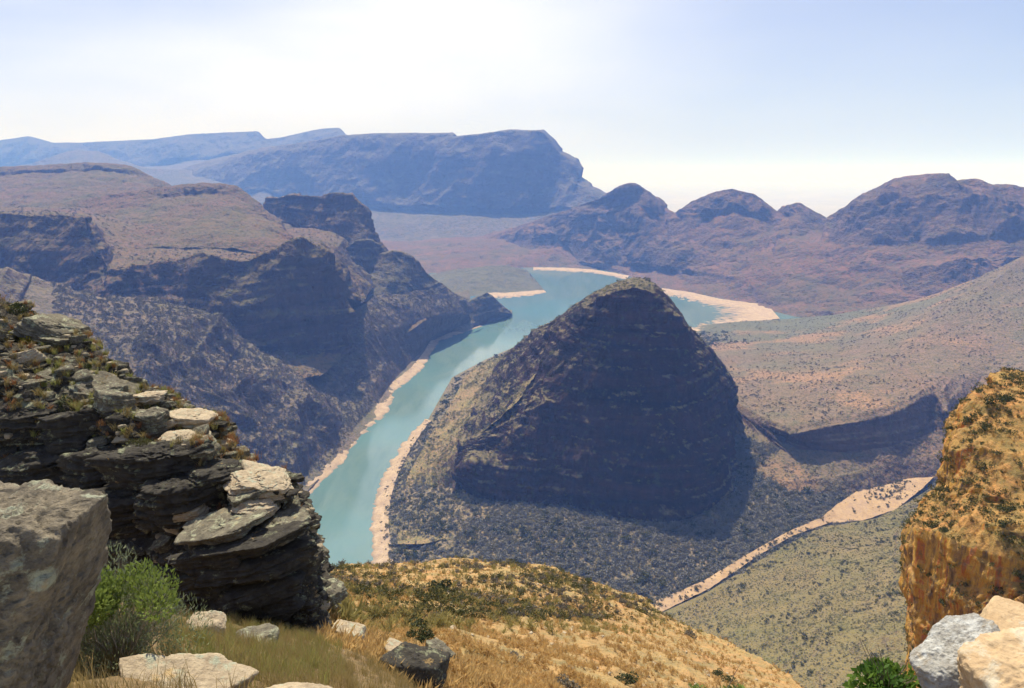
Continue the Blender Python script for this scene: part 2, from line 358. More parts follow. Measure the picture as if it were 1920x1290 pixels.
r4 = rowY([(815, 508, 6000), (940, 494, 6050), (1060, 490, 5950), (1190, 500, 5450), (1300, 514, 4800), (1450, 532, 4250), (1600, 530, 3950), (1750, 502, 3800), (1925, 482, 3800), (2120, 480, 3750), (2260, 480, 3700)])
r5 = rowZ([(810, 515, 10), (870, 508, 4), (990, 500, -3), (1060, 502, -3), (1120, 505, -3), (1170, 515, -3), (1230, 540, -3), (1290, 549, -3), (1340, 558, -2), (1420, 568, 6), (1480, 578, 20), (1560, 585, 40), (1700, 570, 90), (1850, 540, 150), (2100, 520, 180), (2260, 520, 180)])
r6 = rowZ([(810, 530), (990, 520), (1170, 530), (1260, 555), (1340, 590), (1480, 610), (1700, 640), (1850, 620), (2260, 620)], -25)
hill('mountain_range', [back(crest, 1500, 100), crest, r2, r3, r4, r5, r6], M_peak, 1.15, dict(big=34, bigs=600, mid=26, mids=170, fine=5, fines=30, strata=30, strat_h=85, gully=95, gullys=330, seed=4, keepz=(3, 60)), sv=2, su=1, hold=(1, 12))

hill('far_valley_hills', [rowY([(640, 450, 7400), (760, 452), (850, 446), (940, 440, 7200), (1040, 436), (1120, 440, 6900)]), rowY([(640, 475, 6500), (760, 476), (850, 470), (940, 468, 6300), (1040, 470), (1120, 470, 6000)]), rowZ([(640, 500, 20), (760, 502, 25), (850, 505, 14), (940, 504, 6), (1000, 500, 2), (1120, 503, 2)]), rowZ([(640, 530), (760, 530), (850, 520), (940, 512), (1000, 506), (1120, 510)], -8)], M_peak, 1.1,
     dict(big=30, bigs=500, mid=14, mids=170, fine=4, fines=40, gully=40, gullys=330, seed=24))
# ---- small headlands on the far shore
crest = rowZ([(800, 520, 12), (850, 506, 60), (900, 500, 85), (950, 497, 90), (980, 506, 62), (1000, 524, 26), (1014, 540, 8), (1024, 547, -3)])
basef = rowZ([(800, 565), (850, 560), (900, 556), (950, 553), (985, 550), (1005, 548), (1018, 547), (1026, 548)], -3)
hill('far_shore_headland', [back(crest, 500, -20), crest, basef], M_head, 1.0, dict(big=10, bigs=150, mid=11, mids=60, fine=4, fines=16, gully=20, gullys=120, seed=5, keepz=(-3, 25)))

# ---- left bank plateau
crest = rowY([(-420, 330, 5600), (-200, 318, 5400), (0, 312, 5000), (90, 308), (180, 304, 4800), (240, 308), (264, 320), (300, 340, 4500), (345, 345), (410, 341, 4300), (440, 347), (470, 358), (500, 355, 4100), (545, 350), (590, 356, 3900), (620, 372, 3700), (650, 420, 3300), (690, 470, 3000)])
r2 = rowY([(-420, 372, 4200), (-200, 360, 4000), (0, 356, 3800), (150, 352), (260, 362, 3600), (380, 382, 3500), (480, 400, 3300), (560, 410, 3150), (620, 430, 2950), (650, 480, 2700), (680, 520, 2600)])
r3 = rowY([(-420, 420, 3200), (-200, 400, 3000), (0, 388, 2850), (90, 386), (170, 400, 2750), (250, 450, 2600), (380, 455, 2600), (480, 462), (560, 442, 2600), (610, 458, 2550), (640, 510, 2480), (662, 560, 2420)])
edge = rowY([(-420, 430, 2500), (-200, 410, 2450), (-60, 398, 2420), (20, 402, 2400), (95, 402), (165, 411, 2350), (176, 440), (192, 482), (203, 508, 2200), (232, 510), (283, 499, 2180), (333, 487, 2180), (370, 481, 2180), (420, 489), (467, 488, 2230), (510, 470), (560, 448, 2320), (590, 462), (618, 485, 2330), (634, 520), (645, 560, 2360)])
cl2 = fwd(edge, 50, -55)
foot = rowY([(-420, 610, 2300), (-200, 580, 2280), (-60, 550, 2260), (20, 535, 2240), (95, 560, 2200), (165, 590, 2120), (200, 610), (283, 640, 2050), (370, 655, 2020), (467, 655, 2080), (540, 650, 2140), (600, 645, 2200), (640, 630, 2280)])
tal = rowY([(-420, 760, 1900), (-60, 700, 1950), (95, 690, 1950), (283, 720, 1850), (467, 740, 1900), (600, 700, 2050), (680, 650, 2450)])
hill('plateau_cliffs', [crest * [1.05, 1.05, 1] + [0, 600, -350], crest - [0, 0, 150], r2 - [0, 0, 90], r3 - [0, 0, 22], edge, cl2, foot, tal], M_left, 1.15, dict(big=30, bigs=420, mid=12, mids=100, fine=2.5, fines=20, strata=13, strat_h=42, gully=34, gullys=260, seed=6), sv=1, su=1)
cr2 = rowY([(-420, 325, 5000), (-200, 318), (0, 312, 4700), (90, 308), (150, 304), (190, 304, 4600), (240, 308), (262, 318), (300, 338, 4450), (350, 356, 4350), (400, 376, 4300)])
hill('back_ridge', [back(cr2, 700, 250), cr2, fwd(cr2, 110, -55), rowY([(-420, 392, 3900), (0, 388, 3700), (150, 384), (280, 380, 3700), (400, 392, 3800)]), rowY([(-420, 440, 3300), (0, 430, 3150), (200, 430, 3150), (400, 430, 3300)])], M_left, 1.1,
     dict(big=30, bigs=380, mid=22, mids=120, fine=6, fines=26, strata=14, strat_h=40, gully=60, gullys=260, seed=26), sv=2, su=1, hold=(1, 8))
cr2 = rowY([(20, 410, 3300), (60, 394, 3350), (120, 378), (200, 364, 3450), (290, 351), (345, 345, 3550), (380, 341), (410, 342), (440, 347, 3500), (465, 364), (490, 384, 3400), (515, 410, 3300), (530, 435, 3150)])
hill('stepped_ridge', [back(cr2, 500, 250), cr2, fwd(cr2, 90, -45), rowY([(20, 430, 2950), (120, 425, 2950), (300, 410, 3050), (420, 404, 3050), (500, 425, 2900), (545, 450, 2800)]), rowY([(20, 460, 2650), (120, 462, 2620), (300, 462, 2620), (420, 466, 2600), (500, 470, 2560), (560, 480, 2500)])], M_left, 1.1,
     dict(big=24, bigs=240, mid=17, mids=90, fine=5, fines=20, strata=14, strat_h=36, gully=46, gullys=190, seed=27), sv=2, su=1, hold=(1, 8))
# second bluff behind it, and two rounded knolls that step down to the river
crest = rowY([(500, 372, 4150), (560, 366, 3750), (600, 366, 3700), (630, 362, 3650), (655, 364), (676, 378, 3600), (690, 398), (700, 430, 3550), (712, 458), (735, 480, 3500), (760, 520)])
foot = rowY([(500, 520, 3600), (600, 530, 3400), (660, 545, 3300), (700, 555, 3270), (740, 560, 3250), (780, 560, 3300)])
low = rowY([(500, 640, 2700), (640, 640, 2650), (740, 640, 2750), (800, 600, 2900)])
hill('second_bluff', [back(crest, 700, 150), crest, fwd(crest, 60, -90), foot, low], M_left, 1.1, dict(big=12, bigs=300, mid=9, mids=90, fine=2.5, fines=18, strata=10, strat_h=40, gully=22, gullys=170, seed=7), sv=2, su=1)
def knoll(name, pts, f1, f2, seed):
    crest = rowY(pts)
    hill(name, [back(crest, 250, 120), crest, rowY(f1), rowY(f2)], M_knoll, 1.0, dict(big=8, bigs=160, mid=6, mids=60, fine=2, fines=14, strata=5, strat_h=25, gully=12, gullys=120, seed=seed), sv=3, su=2)
knoll('rounded_knoll', [(630, 500, 3250), (650, 462, 3250), (670, 447, 3250), (692, 446, 3250), (712, 458, 3250), (728, 480, 3250), (742, 520, 3250)],
      [(630, 560, 3150), (690, 560, 3130), (750, 560, 3150)], [(620, 640, 2870), (690, 640, 2890), (770, 620, 2970)], 8)
knoll('rounded_knoll', [(670, 530, 3230), (690, 498, 3230), (715, 474, 3220), (740, 468, 3220), (765, 474, 3230), (788, 495, 3250), (812, 522, 3300), (836, 540, 3400), (862, 556, 3500), (880, 566, 3600)],
      [(660, 560, 3050), (700, 560, 3030), (760, 565, 3070), (820, 572, 3200), (870, 580, 3400)], [(640, 640, 2815), (700, 640, 2835), (770, 632, 3015), (830, 622, 3265), (880, 600, 3465)], 9)
# wedge shaped headland at the bend
crest = rowY([(760, 610, 3250), (800, 592, 3330), (840, 580, 3420), (880, 562, 3520), (912, 547, 3600), (925, 556, 3620), (938, 570, 3650), (952, 582, 3680), (960, 589, 3700)])
bw = rowY([(765, 622, 3200), (800, 616, 3270), (850, 606, 3370), (890, 597, 3470), (920, 588, 3560), (940, 586, 3610), (956, 588, 3670)])
bs = rowZ([(770, 640, 20), (800, 634, 2), (830, 630, -3), (870, 625, -3), (905, 610, -3), (935, 600, -3), (957, 592, -3)])
hill('wedge_headland', [back(crest, 160, 10), crest, bw, bs], M_knoll, 1.0, dict(big=3, bigs=100, mid=3, mids=40, fine=1.5, fines=10, strata=5, strat_h=18, gully=7, gullys=70, seed=10, keepz=(-3, 20)), sv=1, su=1)

# slopes that run from the cliffs down to the left bank
a = rowY([(120, 600, 2260), (300, 632, 2150), (420, 648, 2080), (500, 640, 2130), (600, 632, 2230), (645, 596, 2450), (700, 560, 2850), (780, 548, 3080), (850, 560, 3300), (900, 575, 3500)])
b = rowY([(200, 680, 2000), (400, 690, 1980), (520, 692, 2050), (620, 672, 2250), (700, 630, 2550), (760, 610, 2850), (830, 590, 3100), (880, 590, 3350)])
c = rowZ([(400, 900, 8), (560, 925, 6), (600, 890, 6), (640, 848, 6), (668, 800, 7), (705, 760, 7), (735, 718, 6), (760, 690, 6), (790, 660, 6), (806, 640, 6), (850, 620, 6), (880, 605, 6)])
d = rowZ([(400, 960), (562, 945), (604, 905), (645, 865), (695, 812), (738, 770), (748, 732), (792, 695), (810, 662), (835, 632), (870, 624), (900, 612)], -5)
bc = resample(b, 60) * 0.5 + resample(c, 60) * 0.5; bc[:, 2] *= 0.8
hill('river_slope', [a, b, bc, c, d], M_spur, 1.1, dict(big=10, bigs=260, mid=7, mids=80, fine=2, fines=14, gully=26, gullys=190, seed=11, keepz=(6, 50)), sv=2, su=1)
crest = rowY([(-420, 500, 1700), (-150, 490, 1750), (0, 512, 1750), (50, 540), (130, 561, 1800), (200, 566), (300, 572, 1850), (345, 586, 1880), (400, 607, 1920), (412, 626), (445, 655, 1930), (500, 690, 1920), (560, 745, 1880), (600, 790, 1850), (640, 838, 1830)])
m1 = rowY([(-420, 620, 1450), (-150, 600, 1450), (0, 640, 1480), (130, 640, 1520), (250, 650, 1560), (330, 690, 1600), (430, 740, 1640), (500, 790, 1680), (560, 840, 1700), (610, 860, 1745)])
m2 = rowY([(-420, 800, 1200), (-150, 780, 1250), (0, 800, 1280), (200, 800, 1330), (330, 830, 1400), (440, 860, 1480), (520, 890, 1540), (560, 905, 1580), (594, 895, 1670)])
m3 = rowZ([(-420, 1000, 60), (0, 1000, 40), (300, 1000, 15), (450, 1000, 7), (548, 985, 6), (560, 950, 6), (575, 922, 6), (597, 898, 6)])
m4 = rowZ([(-420, 1060), (0, 1060), (300, 1060), (460, 1060), (556, 1010), (566, 960), (580, 930), (604, 904)], -5)
hill('river_spur', [back(crest, 420, 120), back(crest, 60, None), crest, m1, m2, m3, m4], M_spur, 1.15, dict(big=18, bigs=280, mid=8, mids=70, fine=2, fines=12, strata=5, strat_h=24, gully=42, gullys=210, seed=12, keepz=(6, 60)), sv=2, su=1)

# ---- right bank: valley floor
M_z = dict(big=2.0, bigs=120, mid=2.5, mids=45, fine=1.2, fines=9, gully=5, gullys=90, seed=14, keepz=(3, 25))
v = [rowZ([(985, 640, -5), (1000, 636, 6), (1050, 640, 20), (1200, 635, 25), (1290, 622, 2), (1330, 612, -6), (1400, 605, -6), (1480, 600, -8)]),
     rowZ([(900, 676, -5), (918, 676, 8), (980, 690, 50), (1100, 700, 60), (1250, 700, 55), (1400, 700, 50), (1480, 690, 40)]),
     rowZ([(842, 706, -5), (862, 712, 12), (940, 730, 70), (1050, 760, 70), (1250, 780, 70), (1400, 800, 90), (1520, 830, 80)]),
     rowZ([(795, 786, -5), (812, 790, 7), (880, 800, 55), (1050, 830, 70), (1250, 850, 70), (1450, 840, 96), (1700, 820, 98), (1900, 800, 100)]),
     rowZ([(730, 868, -5), (752, 872, 6), (850, 880, 55), (1050, 900, 65), (1250, 900, 62), (1450, 880, 66), (1700, 850, 62), (1900, 830, 80)]),
     rowZ([(690, 985, -5), (724, 985, 6), (820, 980, 40), (1000, 980, 60), (1250, 985, 56), (1450, 950, 48), (1640, 900, 42), (1900, 860, 70)]),
     rowZ([(697, 1070, -5), (738, 1075, 7), (850, 1075, 36), (1000, 1075, 42), (1200, 1090, 38), (1380, 1035, 34), (1560, 958, 32), (1720, 890, 34), (1900, 880, 60)]),
     rowZ([(700, 1300, -5), (748, 1300, 7), (850, 1300, 30), (1000, 1280, 30), (1160, 1180, 30), (1400, 1080, 30), (1600, 990, 30), (1760, 910, 30), (1920, 900, 50)])]
hill('valley_floor', v, M_valley, 1.2, M_z)
# slope on this side of the stream, climbing towards the viewpoint
n1 = rowZ([(1000, 1230), (1160, 1165), (1240, 1136), (1330, 1100), (1440, 1032), (1545, 978), (1650, 965), (1740, 915), (1830, 860), (2000, 850)], 27)
n2 = rowZ([(950, 1330, 60), (1180, 1230, 60), (1280, 1180, 58), (1400, 1110, 66), (1545, 1040, 78), (1680, 1000, 92), (1800, 930, 110), (2000, 900, 130)])
n3 = rowZ([(900, 1430, 90), (1150, 1330, 95), (1350, 1240, 120), (1545, 1140, 155), (1720, 1080, 190), (1880, 1010, 230), (2050, 980, 250)])
n4 = rowZ([(850, 1560, 150), (1100, 1470, 170), (1350, 1400, 210), (1545, 1350, 250), (1720, 1300, 290), (1900, 1250, 330), (2100, 1200, 360)])
hill('valley_slope', [n1, n2, n3, n4], M_slope, 1.1, dict(big=6, bigs=150, mid=5, mids=50, fine=1.6, fines=8, gully=13, gullys=90, seed=15, keepz=(27, 60)))
# terrace with the short cliff
t0 = rowZ([(1290, 613, -3), (1340, 607, 4), (1400, 602, 14), (1470, 599, 24), (1560, 590, 60), (1680, 570, 150), (1760, 548, 212), (1840, 518, 300), (1920, 478, 400), (2080, 430, 480), (2250, 400, 520)])
t1 = rowZ([(1300, 632, 4), (1345, 640, 20), (1450, 640, 45), (1600, 635, 110), (1760, 620, 210), (1900, 590, 262), (2080, 560, 300), (2250, 540, 320)])
t2 = rowZ([(1330, 672, 60), (1370, 690, 80), (1450, 700, 110), (1600, 700, 160), (1700, 690, 180), (1850, 665, 205), (1950, 650, 222), (2100, 640, 235), (2250, 630, 240)])
t3 = rowZ([(1340, 730, 105), (1380, 752, 128), (1430, 780, 140), (1480, 798, 150), (1500, 795, 155), (1540, 785, 160), (1600, 777, 168), (1660, 764, 174), (1700, 748, 184), (1726, 730, 194), (1750, 722, 198), (1764, 732, 192), (1772, 762, 168), (1792, 785, 138), (1830, 770, 150), (1900, 740, 190), (2100, 720, 210), (2250, 710, 220)])
t4 = fwd(t3, 30, -12)
t5 = rowZ([(1340, 780, 100), (1380, 800, 100), (1430, 822, 104), (1476, 846, 98), (1500, 842, 100), (1540, 842, 98), (1600, 848, 96), (1660, 838, 98), (1715, 822, 104), (1752, 806, 112), (1772, 804, 116), (1790, 806, 122), (1830, 805, 128), (1900, 790, 160), (2100, 770, 180), (2250, 760, 190)])
t6 = rowZ([(1330, 850, 72), (1480, 900, 70), (1600, 888, 66), (1700, 862, 72), (1800, 842, 82), (1900, 825, 92), (2250, 815, 100)]); t7 = fwd(t6, 70, -45); tb = back(t0, 220, None) - [0, 0, 70]
hill('river_terrace', [tb, t0, t1, t2, t3, t4, t5, t6, t7], M_terr, 1.1, dict(big=7, bigs=260, mid=4, mids=70, fine=1.6, fines=10, strata=5, strat_h=22, gully=8, gullys=120, seed=16, keepz=(2, 40)), sv=1, su=1)

# ---- the dome
back_r = rowY([(1040, 700, 2150), (1080, 690, 2300), (1160, 680, 2450), (1240, 680, 2400), (1310, 700, 2250), (1370, 740, 2000)])
back_r[:, 2] = 40
#  skyline from the left flank over the summit to the right flank
sky_r = rowY([(955, 665, 2000), (978, 640, 1900), (1000, 618, 1800), (1030, 604, 1720), (1052, 592, 1660), (1075, 572, 1620), (1100, 556, 1595), (1128, 540, 1580), (1156, 526, 1570), (1186, 520, 1562), (1212, 523, 1558), (1238, 541, 1552), (1258, 562, 1548), (1276, 588, 1550), (1292, 612, 1560), (1315, 634, 1590), (1340, 662, 1620), (1362, 692, 1640), (1376, 722, 1650)])
#  brow of the great cliff
brow = rowY([(930, 690, 1850), (965, 668, 1780), (1000, 645, 1700), (1022, 635, 1640), (1050, 618, 1590), (1076, 594, 1550), (1105, 573, 1525), (1135, 557, 1510), (1165, 545, 1502), (1195, 541, 1495), (1225, 554, 1490), (1248, 578, 1488), (1264, 604, 1485), (1284, 632, 1500), (1308, 656, 1520), (1334, 686, 1550), (1354, 712, 1580), (1373, 745, 1610)])
shoulder = rowY([(885, 772, 1640), (925, 750, 1630), (965, 726, 1610), (1000, 700, 1580), (1024, 690, 1550), (1040, 680, 1530), (1075, 655, 1505), (1120, 625, 1490), (1165, 612, 1478), (1205, 612, 1470), (1240, 630, 1462), (1265, 655, 1456), (1290, 690, 1462), (1318, 720, 1482), (1348, 752, 1520), (1373, 782, 1580)])
m_a = rowY([(862, 846, 1500), (885, 826, 1495), (920, 805, 1485), (960, 786, 1470), (1000, 768, 1455), (1050, 752, 1442), (1110, 740, 1430), (1170, 735, 1420), (1230, 745, 1410), (1280, 775, 1408), (1325, 800, 1428), (1358, 820, 1480), (1378, 836, 1560)])
m_b = rowY([(856, 895, 1460), (868, 878, 1452), (890, 870, 1440), (940, 868, 1420), (1000, 868, 1400), (1080, 865, 1378), (1160, 865, 1358), (1230, 870, 1345), (1290, 880, 1345), (1338, 886, 1388), (1364, 880, 1450), (1379, 868, 1550)])
foot = rowY([(858, 905, 1455), (868, 912, 1448), (890, 930, 1420), (940, 948, 1392), (1000, 958, 1375), (1080, 972, 1345), (1160, 988, 1310), (1220, 992, 1300), (1280, 975, 1310), (1325, 955, 1345), (1356, 930, 1410), (1380, 888, 1540)])
tal = rowZ([(850, 930), (875, 950), (920, 985), (1000, 1000), (1080, 1015), (1160, 1035), (1230, 1035), (1290, 1012), (1345, 985), (1385, 945), (1405, 900)], 44)
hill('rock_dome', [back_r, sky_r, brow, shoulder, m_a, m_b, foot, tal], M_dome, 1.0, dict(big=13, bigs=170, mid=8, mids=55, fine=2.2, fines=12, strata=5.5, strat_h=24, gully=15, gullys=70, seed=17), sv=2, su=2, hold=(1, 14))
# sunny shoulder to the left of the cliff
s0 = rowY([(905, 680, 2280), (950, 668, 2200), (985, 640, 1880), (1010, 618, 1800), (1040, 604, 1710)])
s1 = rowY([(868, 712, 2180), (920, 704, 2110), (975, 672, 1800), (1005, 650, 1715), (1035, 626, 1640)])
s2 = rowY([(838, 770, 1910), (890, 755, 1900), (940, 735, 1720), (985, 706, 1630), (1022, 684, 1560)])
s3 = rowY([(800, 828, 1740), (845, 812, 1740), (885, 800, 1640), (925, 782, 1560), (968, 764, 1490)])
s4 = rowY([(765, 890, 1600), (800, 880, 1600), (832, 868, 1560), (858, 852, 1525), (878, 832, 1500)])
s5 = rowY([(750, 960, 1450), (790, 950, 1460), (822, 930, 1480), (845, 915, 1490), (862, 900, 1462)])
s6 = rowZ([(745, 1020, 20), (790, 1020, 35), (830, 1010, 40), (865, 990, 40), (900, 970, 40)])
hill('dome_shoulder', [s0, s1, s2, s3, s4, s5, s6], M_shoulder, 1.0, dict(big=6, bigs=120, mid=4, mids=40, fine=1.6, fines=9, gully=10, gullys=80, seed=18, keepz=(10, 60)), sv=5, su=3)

# ---- sand left bare by the water
def sand_mat(name="bank_sand", a=(0.37, 0.27, 0.17), b=(0.48, 0.365, 0.24)):
    s = NT(name); p = s.pos()
    c = s.mix(s.rng(s.noise(s.mapped(p, (1 / 14, 1 / 40, 1 / 4)), 1.0, 6, 0.65), 0.35, 0.65), a, b)
    c = s.mix(s.rng(s.noise(p, 1 / 5, 4, 0.7), 0.56, 0.66, 0, 0.6), c, (0.16, 0.12, 0.07)); c = s.mix(s.rng(s.noise(p, 1 / 40, 4, 0.6), 0.4, 0.65, 0, 0.45), c, (0.30, 0.21, 0.15))
    sep = s.n('ShaderNodeSeparateXYZ'); s.l(p, sep.inputs[0])
    if name == 'bank_sand':
        wet = s.rng(s.math('ADD', sep.outputs[2], s.math('MULTIPLY', s.noise(p, 1 / 12, 4, 0.6), 2.0)), 1.4, 2.8, 1, 0)
        c = s.mix(s.math('MULTIPLY', wet, 0.6), c, (0.20, 0.16, 0.12))
    return s.done(c, s.bump(s.noise(p, 1 / 6, 4, 0.6), 0.8, 0.6))
M_sand = sand_mat()
def sand(name, edge_w, edge_l, z0=-1.2, z1=9.5, px=1.1):
    hill(name, [rowZ(edge_w, z0), rowZ(edge_l, z1)], M_sand, px, dict(big=3.0, bigs=45, mid=2.2, mids=18, fine=0.5, fines=5, seed=20), maxrow=14, sv=1, su=1)
sand('sand_bank', [(691, 1085), (697, 1030), (691, 985), (698, 940), (713, 900), (728, 868), (752, 832), (775, 806), (796, 786)],
     [(742, 1085), (734, 1030), (728, 985), (731, 940), (742, 900), (756, 868), (772, 838), (790, 812), (808, 788)])
sand('sand_bank', [(562, 950), (604, 908), (645, 868), (660, 840), (697, 808), (733, 772), (742, 735), (775, 712), (795, 690), (808, 668), (826, 640), (850, 632), (905, 612)],
     [(552, 925), (594, 890), (632, 850), (645, 815), (662, 775), (705, 762), (700, 738), (742, 712), (770, 690), (795, 660), (808, 636), (840, 622), (896, 606)], z1=8)
sand('sand_beach', [(912, 561), (950, 560), (985, 557), (1012, 553), (1026, 549)], [(912, 549), (950, 549), (985, 546), (1010, 544), (1020, 544)], z0=-1, z1=5, px=0.8)
sand('sand_beach', [(1000, 507), (1060, 510), (1110, 513), (1150, 519), (1172, 526)], [(1000, 501), (1060, 502), (1110, 505), (1155, 512), (1180, 517)], z0=-1, z1=5, px=0.8)
sand('sand_spit', [(1248, 556), (1285, 565), (1330, 578), (1338, 590), (1325, 600), (1290, 615)], [(1240, 540), (1290, 547), (1350, 560), (1440, 572), (1462, 597), (1300, 622)], z0=-1, z1=4, px=0.8)
# bare stream bed
sm = sand_mat("stream_sand", (0.36, 0.235, 0.12), (0.46, 0.32, 0.175))
STREAM = []
def strip(name, a, b, lift=3.0):
    A = rowZ([(p[0], p[1], p[2] + lift) for p in a]); B = rowZ([(p[0], p[1], p[2] + lift) for p in b]); STREAM.append((resample(A, 40), resample(B, 40))); hill(name, [A, B], sm, 1.0, dict(big=1.6, bigs=40, mid=1.8, mids=14, fine=0.5, fines=4, seed=22), maxrow=16, sv=1, su=1)
strip('dry_stream_bed', [(1535, 975, 36), (1570, 945, 38), (1620, 912, 40), (1680, 884, 42), (1728, 868, 44), (1790, 850, 48)], [(1552, 982, 32), (1620, 975, 33), (1680, 955, 36), (1730, 915, 40), (1760, 885, 42), (1800, 862, 46)])
strip('dry_stream_bed', [(1190, 1146, 33), (1250, 1118, 33), (1320, 1088, 34), (1420, 1028, 36), (1480, 995, 36), (1545, 968, 36)], [(1215, 1160, 32), (1260, 1138, 32), (1332, 1102, 33), (1428, 1038, 34), (1488, 1003, 34), (1562, 978, 34)])
# ================================================================ rocks near the viewpoint
import bmesh
_ico = {}
def ico(sub):
    if sub not in _ico:
        bm = bmesh.new(); bmesh.ops.create_icosphere(bm, subdivisions=sub, radius=1.0)
        _ico[sub] = (np.array([v.co[:] for v in bm.verts]), np.array([[v.index for v in f.verts] for f in bm.faces])); bm.free()
    return _ico[sub]
def rock_geo(dims, seed, sub=4, sides=6, tilt=0.25, chamf=5, p=16, rough=0.05, strata=0.0, strat_h=0.1, fine=0.02, planes=None):
    """a faceted boulder or slab: rounded intersection of random planes, worn and bedded"""
    rs = np.random.RandomState(seed); D, F = ico(sub); dims = np.array(dims, float)
    d = D * dims; d /= np.linalg.norm(d, axis=1)[:, None]
    N = []; H = []
    for s in (1, -1):
        n = np.array([rs.uniform(-.12, .12), rs.uniform(-.12, .12), s]); N.append(n / dims); H.append(1)
    a0 = rs.uniform(0, 6.28)
    for k in range(sides):
        a = a0 + 6.283 * k / sides + rs.uniform(-.35, .35)
        n = np.array([math.cos(a), math.sin(a), rs.uniform(-tilt, tilt)]); N.append(n / dims); H.append(rs.uniform(.75, 1.0))
    for k in range(chamf):
        n = rs.normal(size=3); n /= np.linalg.norm(n); N.append(n / dims); H.append(rs.uniform(.85, 1.1))
    N = np.array(N); H = np.array(H)
    if planes is not None:
        N = np.array([pl[:3] for pl in planes], float); N /= np.linalg.norm(N, axis=1)[:, None]; H = np.array([pl[3] for pl in planes])
    q = np.maximum(d @ N.T, 1e-6) / H
    r = np.sum(q ** p, axis=1) ** (-1 / p)
    P = d * r[:, None]; size = dims.mean(); off = seed * 3.1
    P = P + d * (rough * size * fbm(P, size * 0.7, 4, 0.55, off=off))[:, None]
    P = P + d * (fine * size * fbm(P, size * 0.16, 3, 0.6, ridged=True, off=off + 3))[:, None]
    if strata:
        hd = d.copy(); hd[:, 2] = 0
        zz = P[:, 2] / strat_h + 0.8 * fbm(P, size, 2, off=off)
        q = np.stack([P[:, 0] / size * .4, P[:, 1] / size * .4, zz], 1)
        P = P + hd * (strata * np.tanh(3 * fbm(q, 1.0, 3, 0.6, off=off + 7)))[:, None]
    return P, F
def rock_mat(name, base, dark, lichen, lichen2=(0.45, 0.30, 0.12), sc_=1.0, bumpd=0.03, lich=0.5, strata=True):
    s = NT(name); p = s.n("ShaderNodeTexCoord").outputs["Object"]
    big = s.noise(p, 1.4 / sc_, 5, 0.6, 0.5); mid = s.noise(p, 6 / sc_, 6, 0.65); fine = s.noise(p, 30 / sc_, 5, 0.7)
    c = s.mix(s.rng(mid, 0.3, 0.7), dark, base)
    c = s.mix(s.rng(s.noise(s.mapped(p, loc=(7, 3, 1)), 3.2 / sc_, 7, 0.72, 0.3), 0.62 - 0.16 * lich, 0.70 - 0.16 * lich, 0, 0.9), c, lichen)
    c = s.mix(s.rng(s.noise(s.mapped(p, loc=(2, 9, 4)), 2.3 / sc_, 6, 0.7), 0.62, 0.68, 0, 0.7), c, lichen2)
    c = s.mix(s.rng(fine, 0.55, 0.75, 0, 0.6), c, tuple(x * 0.35 for x in dark))
    h = s.math('ADD', s.math('MULTIPLY', mid, 1.0), s.math('MULTIPLY', fine, 0.4))
    nb = s.bump(h, bumpd * 2, 1.0)
    if strata:
        nb = s.bump(s.noise(s.mapped(p, (1.5 / sc_, 1.5 / sc_, 16 / sc_)), 1.0, 5, 0.65), bumpd * 1.6, 0.9, nb)
    return s.done(c, nb, 0.9)
def rock(name, loc, dims, seed, mat, rot=(0, 0, 0), **kw):
    P, F = rock_geo(dims, seed, **kw)
    o = link(name, mesh_np(name, P, F, mat)); o.location = loc; o.rotation_euler = rot
    return o
MR_pale = rock_mat("pale_rock", (0.50, 0.41, 0.27), (0.28, 0.22, 0.145), (0.36, 0.38, 0.27), lich=0.5, sc_=0.6, bumpd=0.012)
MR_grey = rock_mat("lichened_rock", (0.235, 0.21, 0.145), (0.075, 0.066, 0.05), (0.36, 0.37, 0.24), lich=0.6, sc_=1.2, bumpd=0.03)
MR_shade = rock_mat("shade_dark_rock", (0.075, 0.068, 0.052), (0.03, 0.027, 0.023), (0.24, 0.25, 0.15), lich=0.35, sc_=1.2, bumpd=0.03)  # shade of the outcrop face put into the rock colour
MR_white = rock_mat("white_lichen_rock", (0.42, 0.42, 0.38), (0.24, 0.22, 0.18), (0.52, 0.53, 0.49), (0.36, 0.27, 0.15), lich=0.7, sc_=0.5, bumpd=0.01)
MR_cream = rock_mat("cream_rock", (0.55, 0.41, 0.24), (0.38, 0.26, 0.14), (0.52, 0.46, 0.33), (0.46, 0.26, 0.09), lich=0.5, sc_=0.8, bumpd=0.008)
MR_core = rock_mat("outcrop_rock", (0.085, 0.075, 0.055), (0.03, 0.026, 0.022), (0.27, 0.28, 0.18), (0.30, 0.19, 0.07), lich=0.55, sc_=2.0, bumpd=0.06)

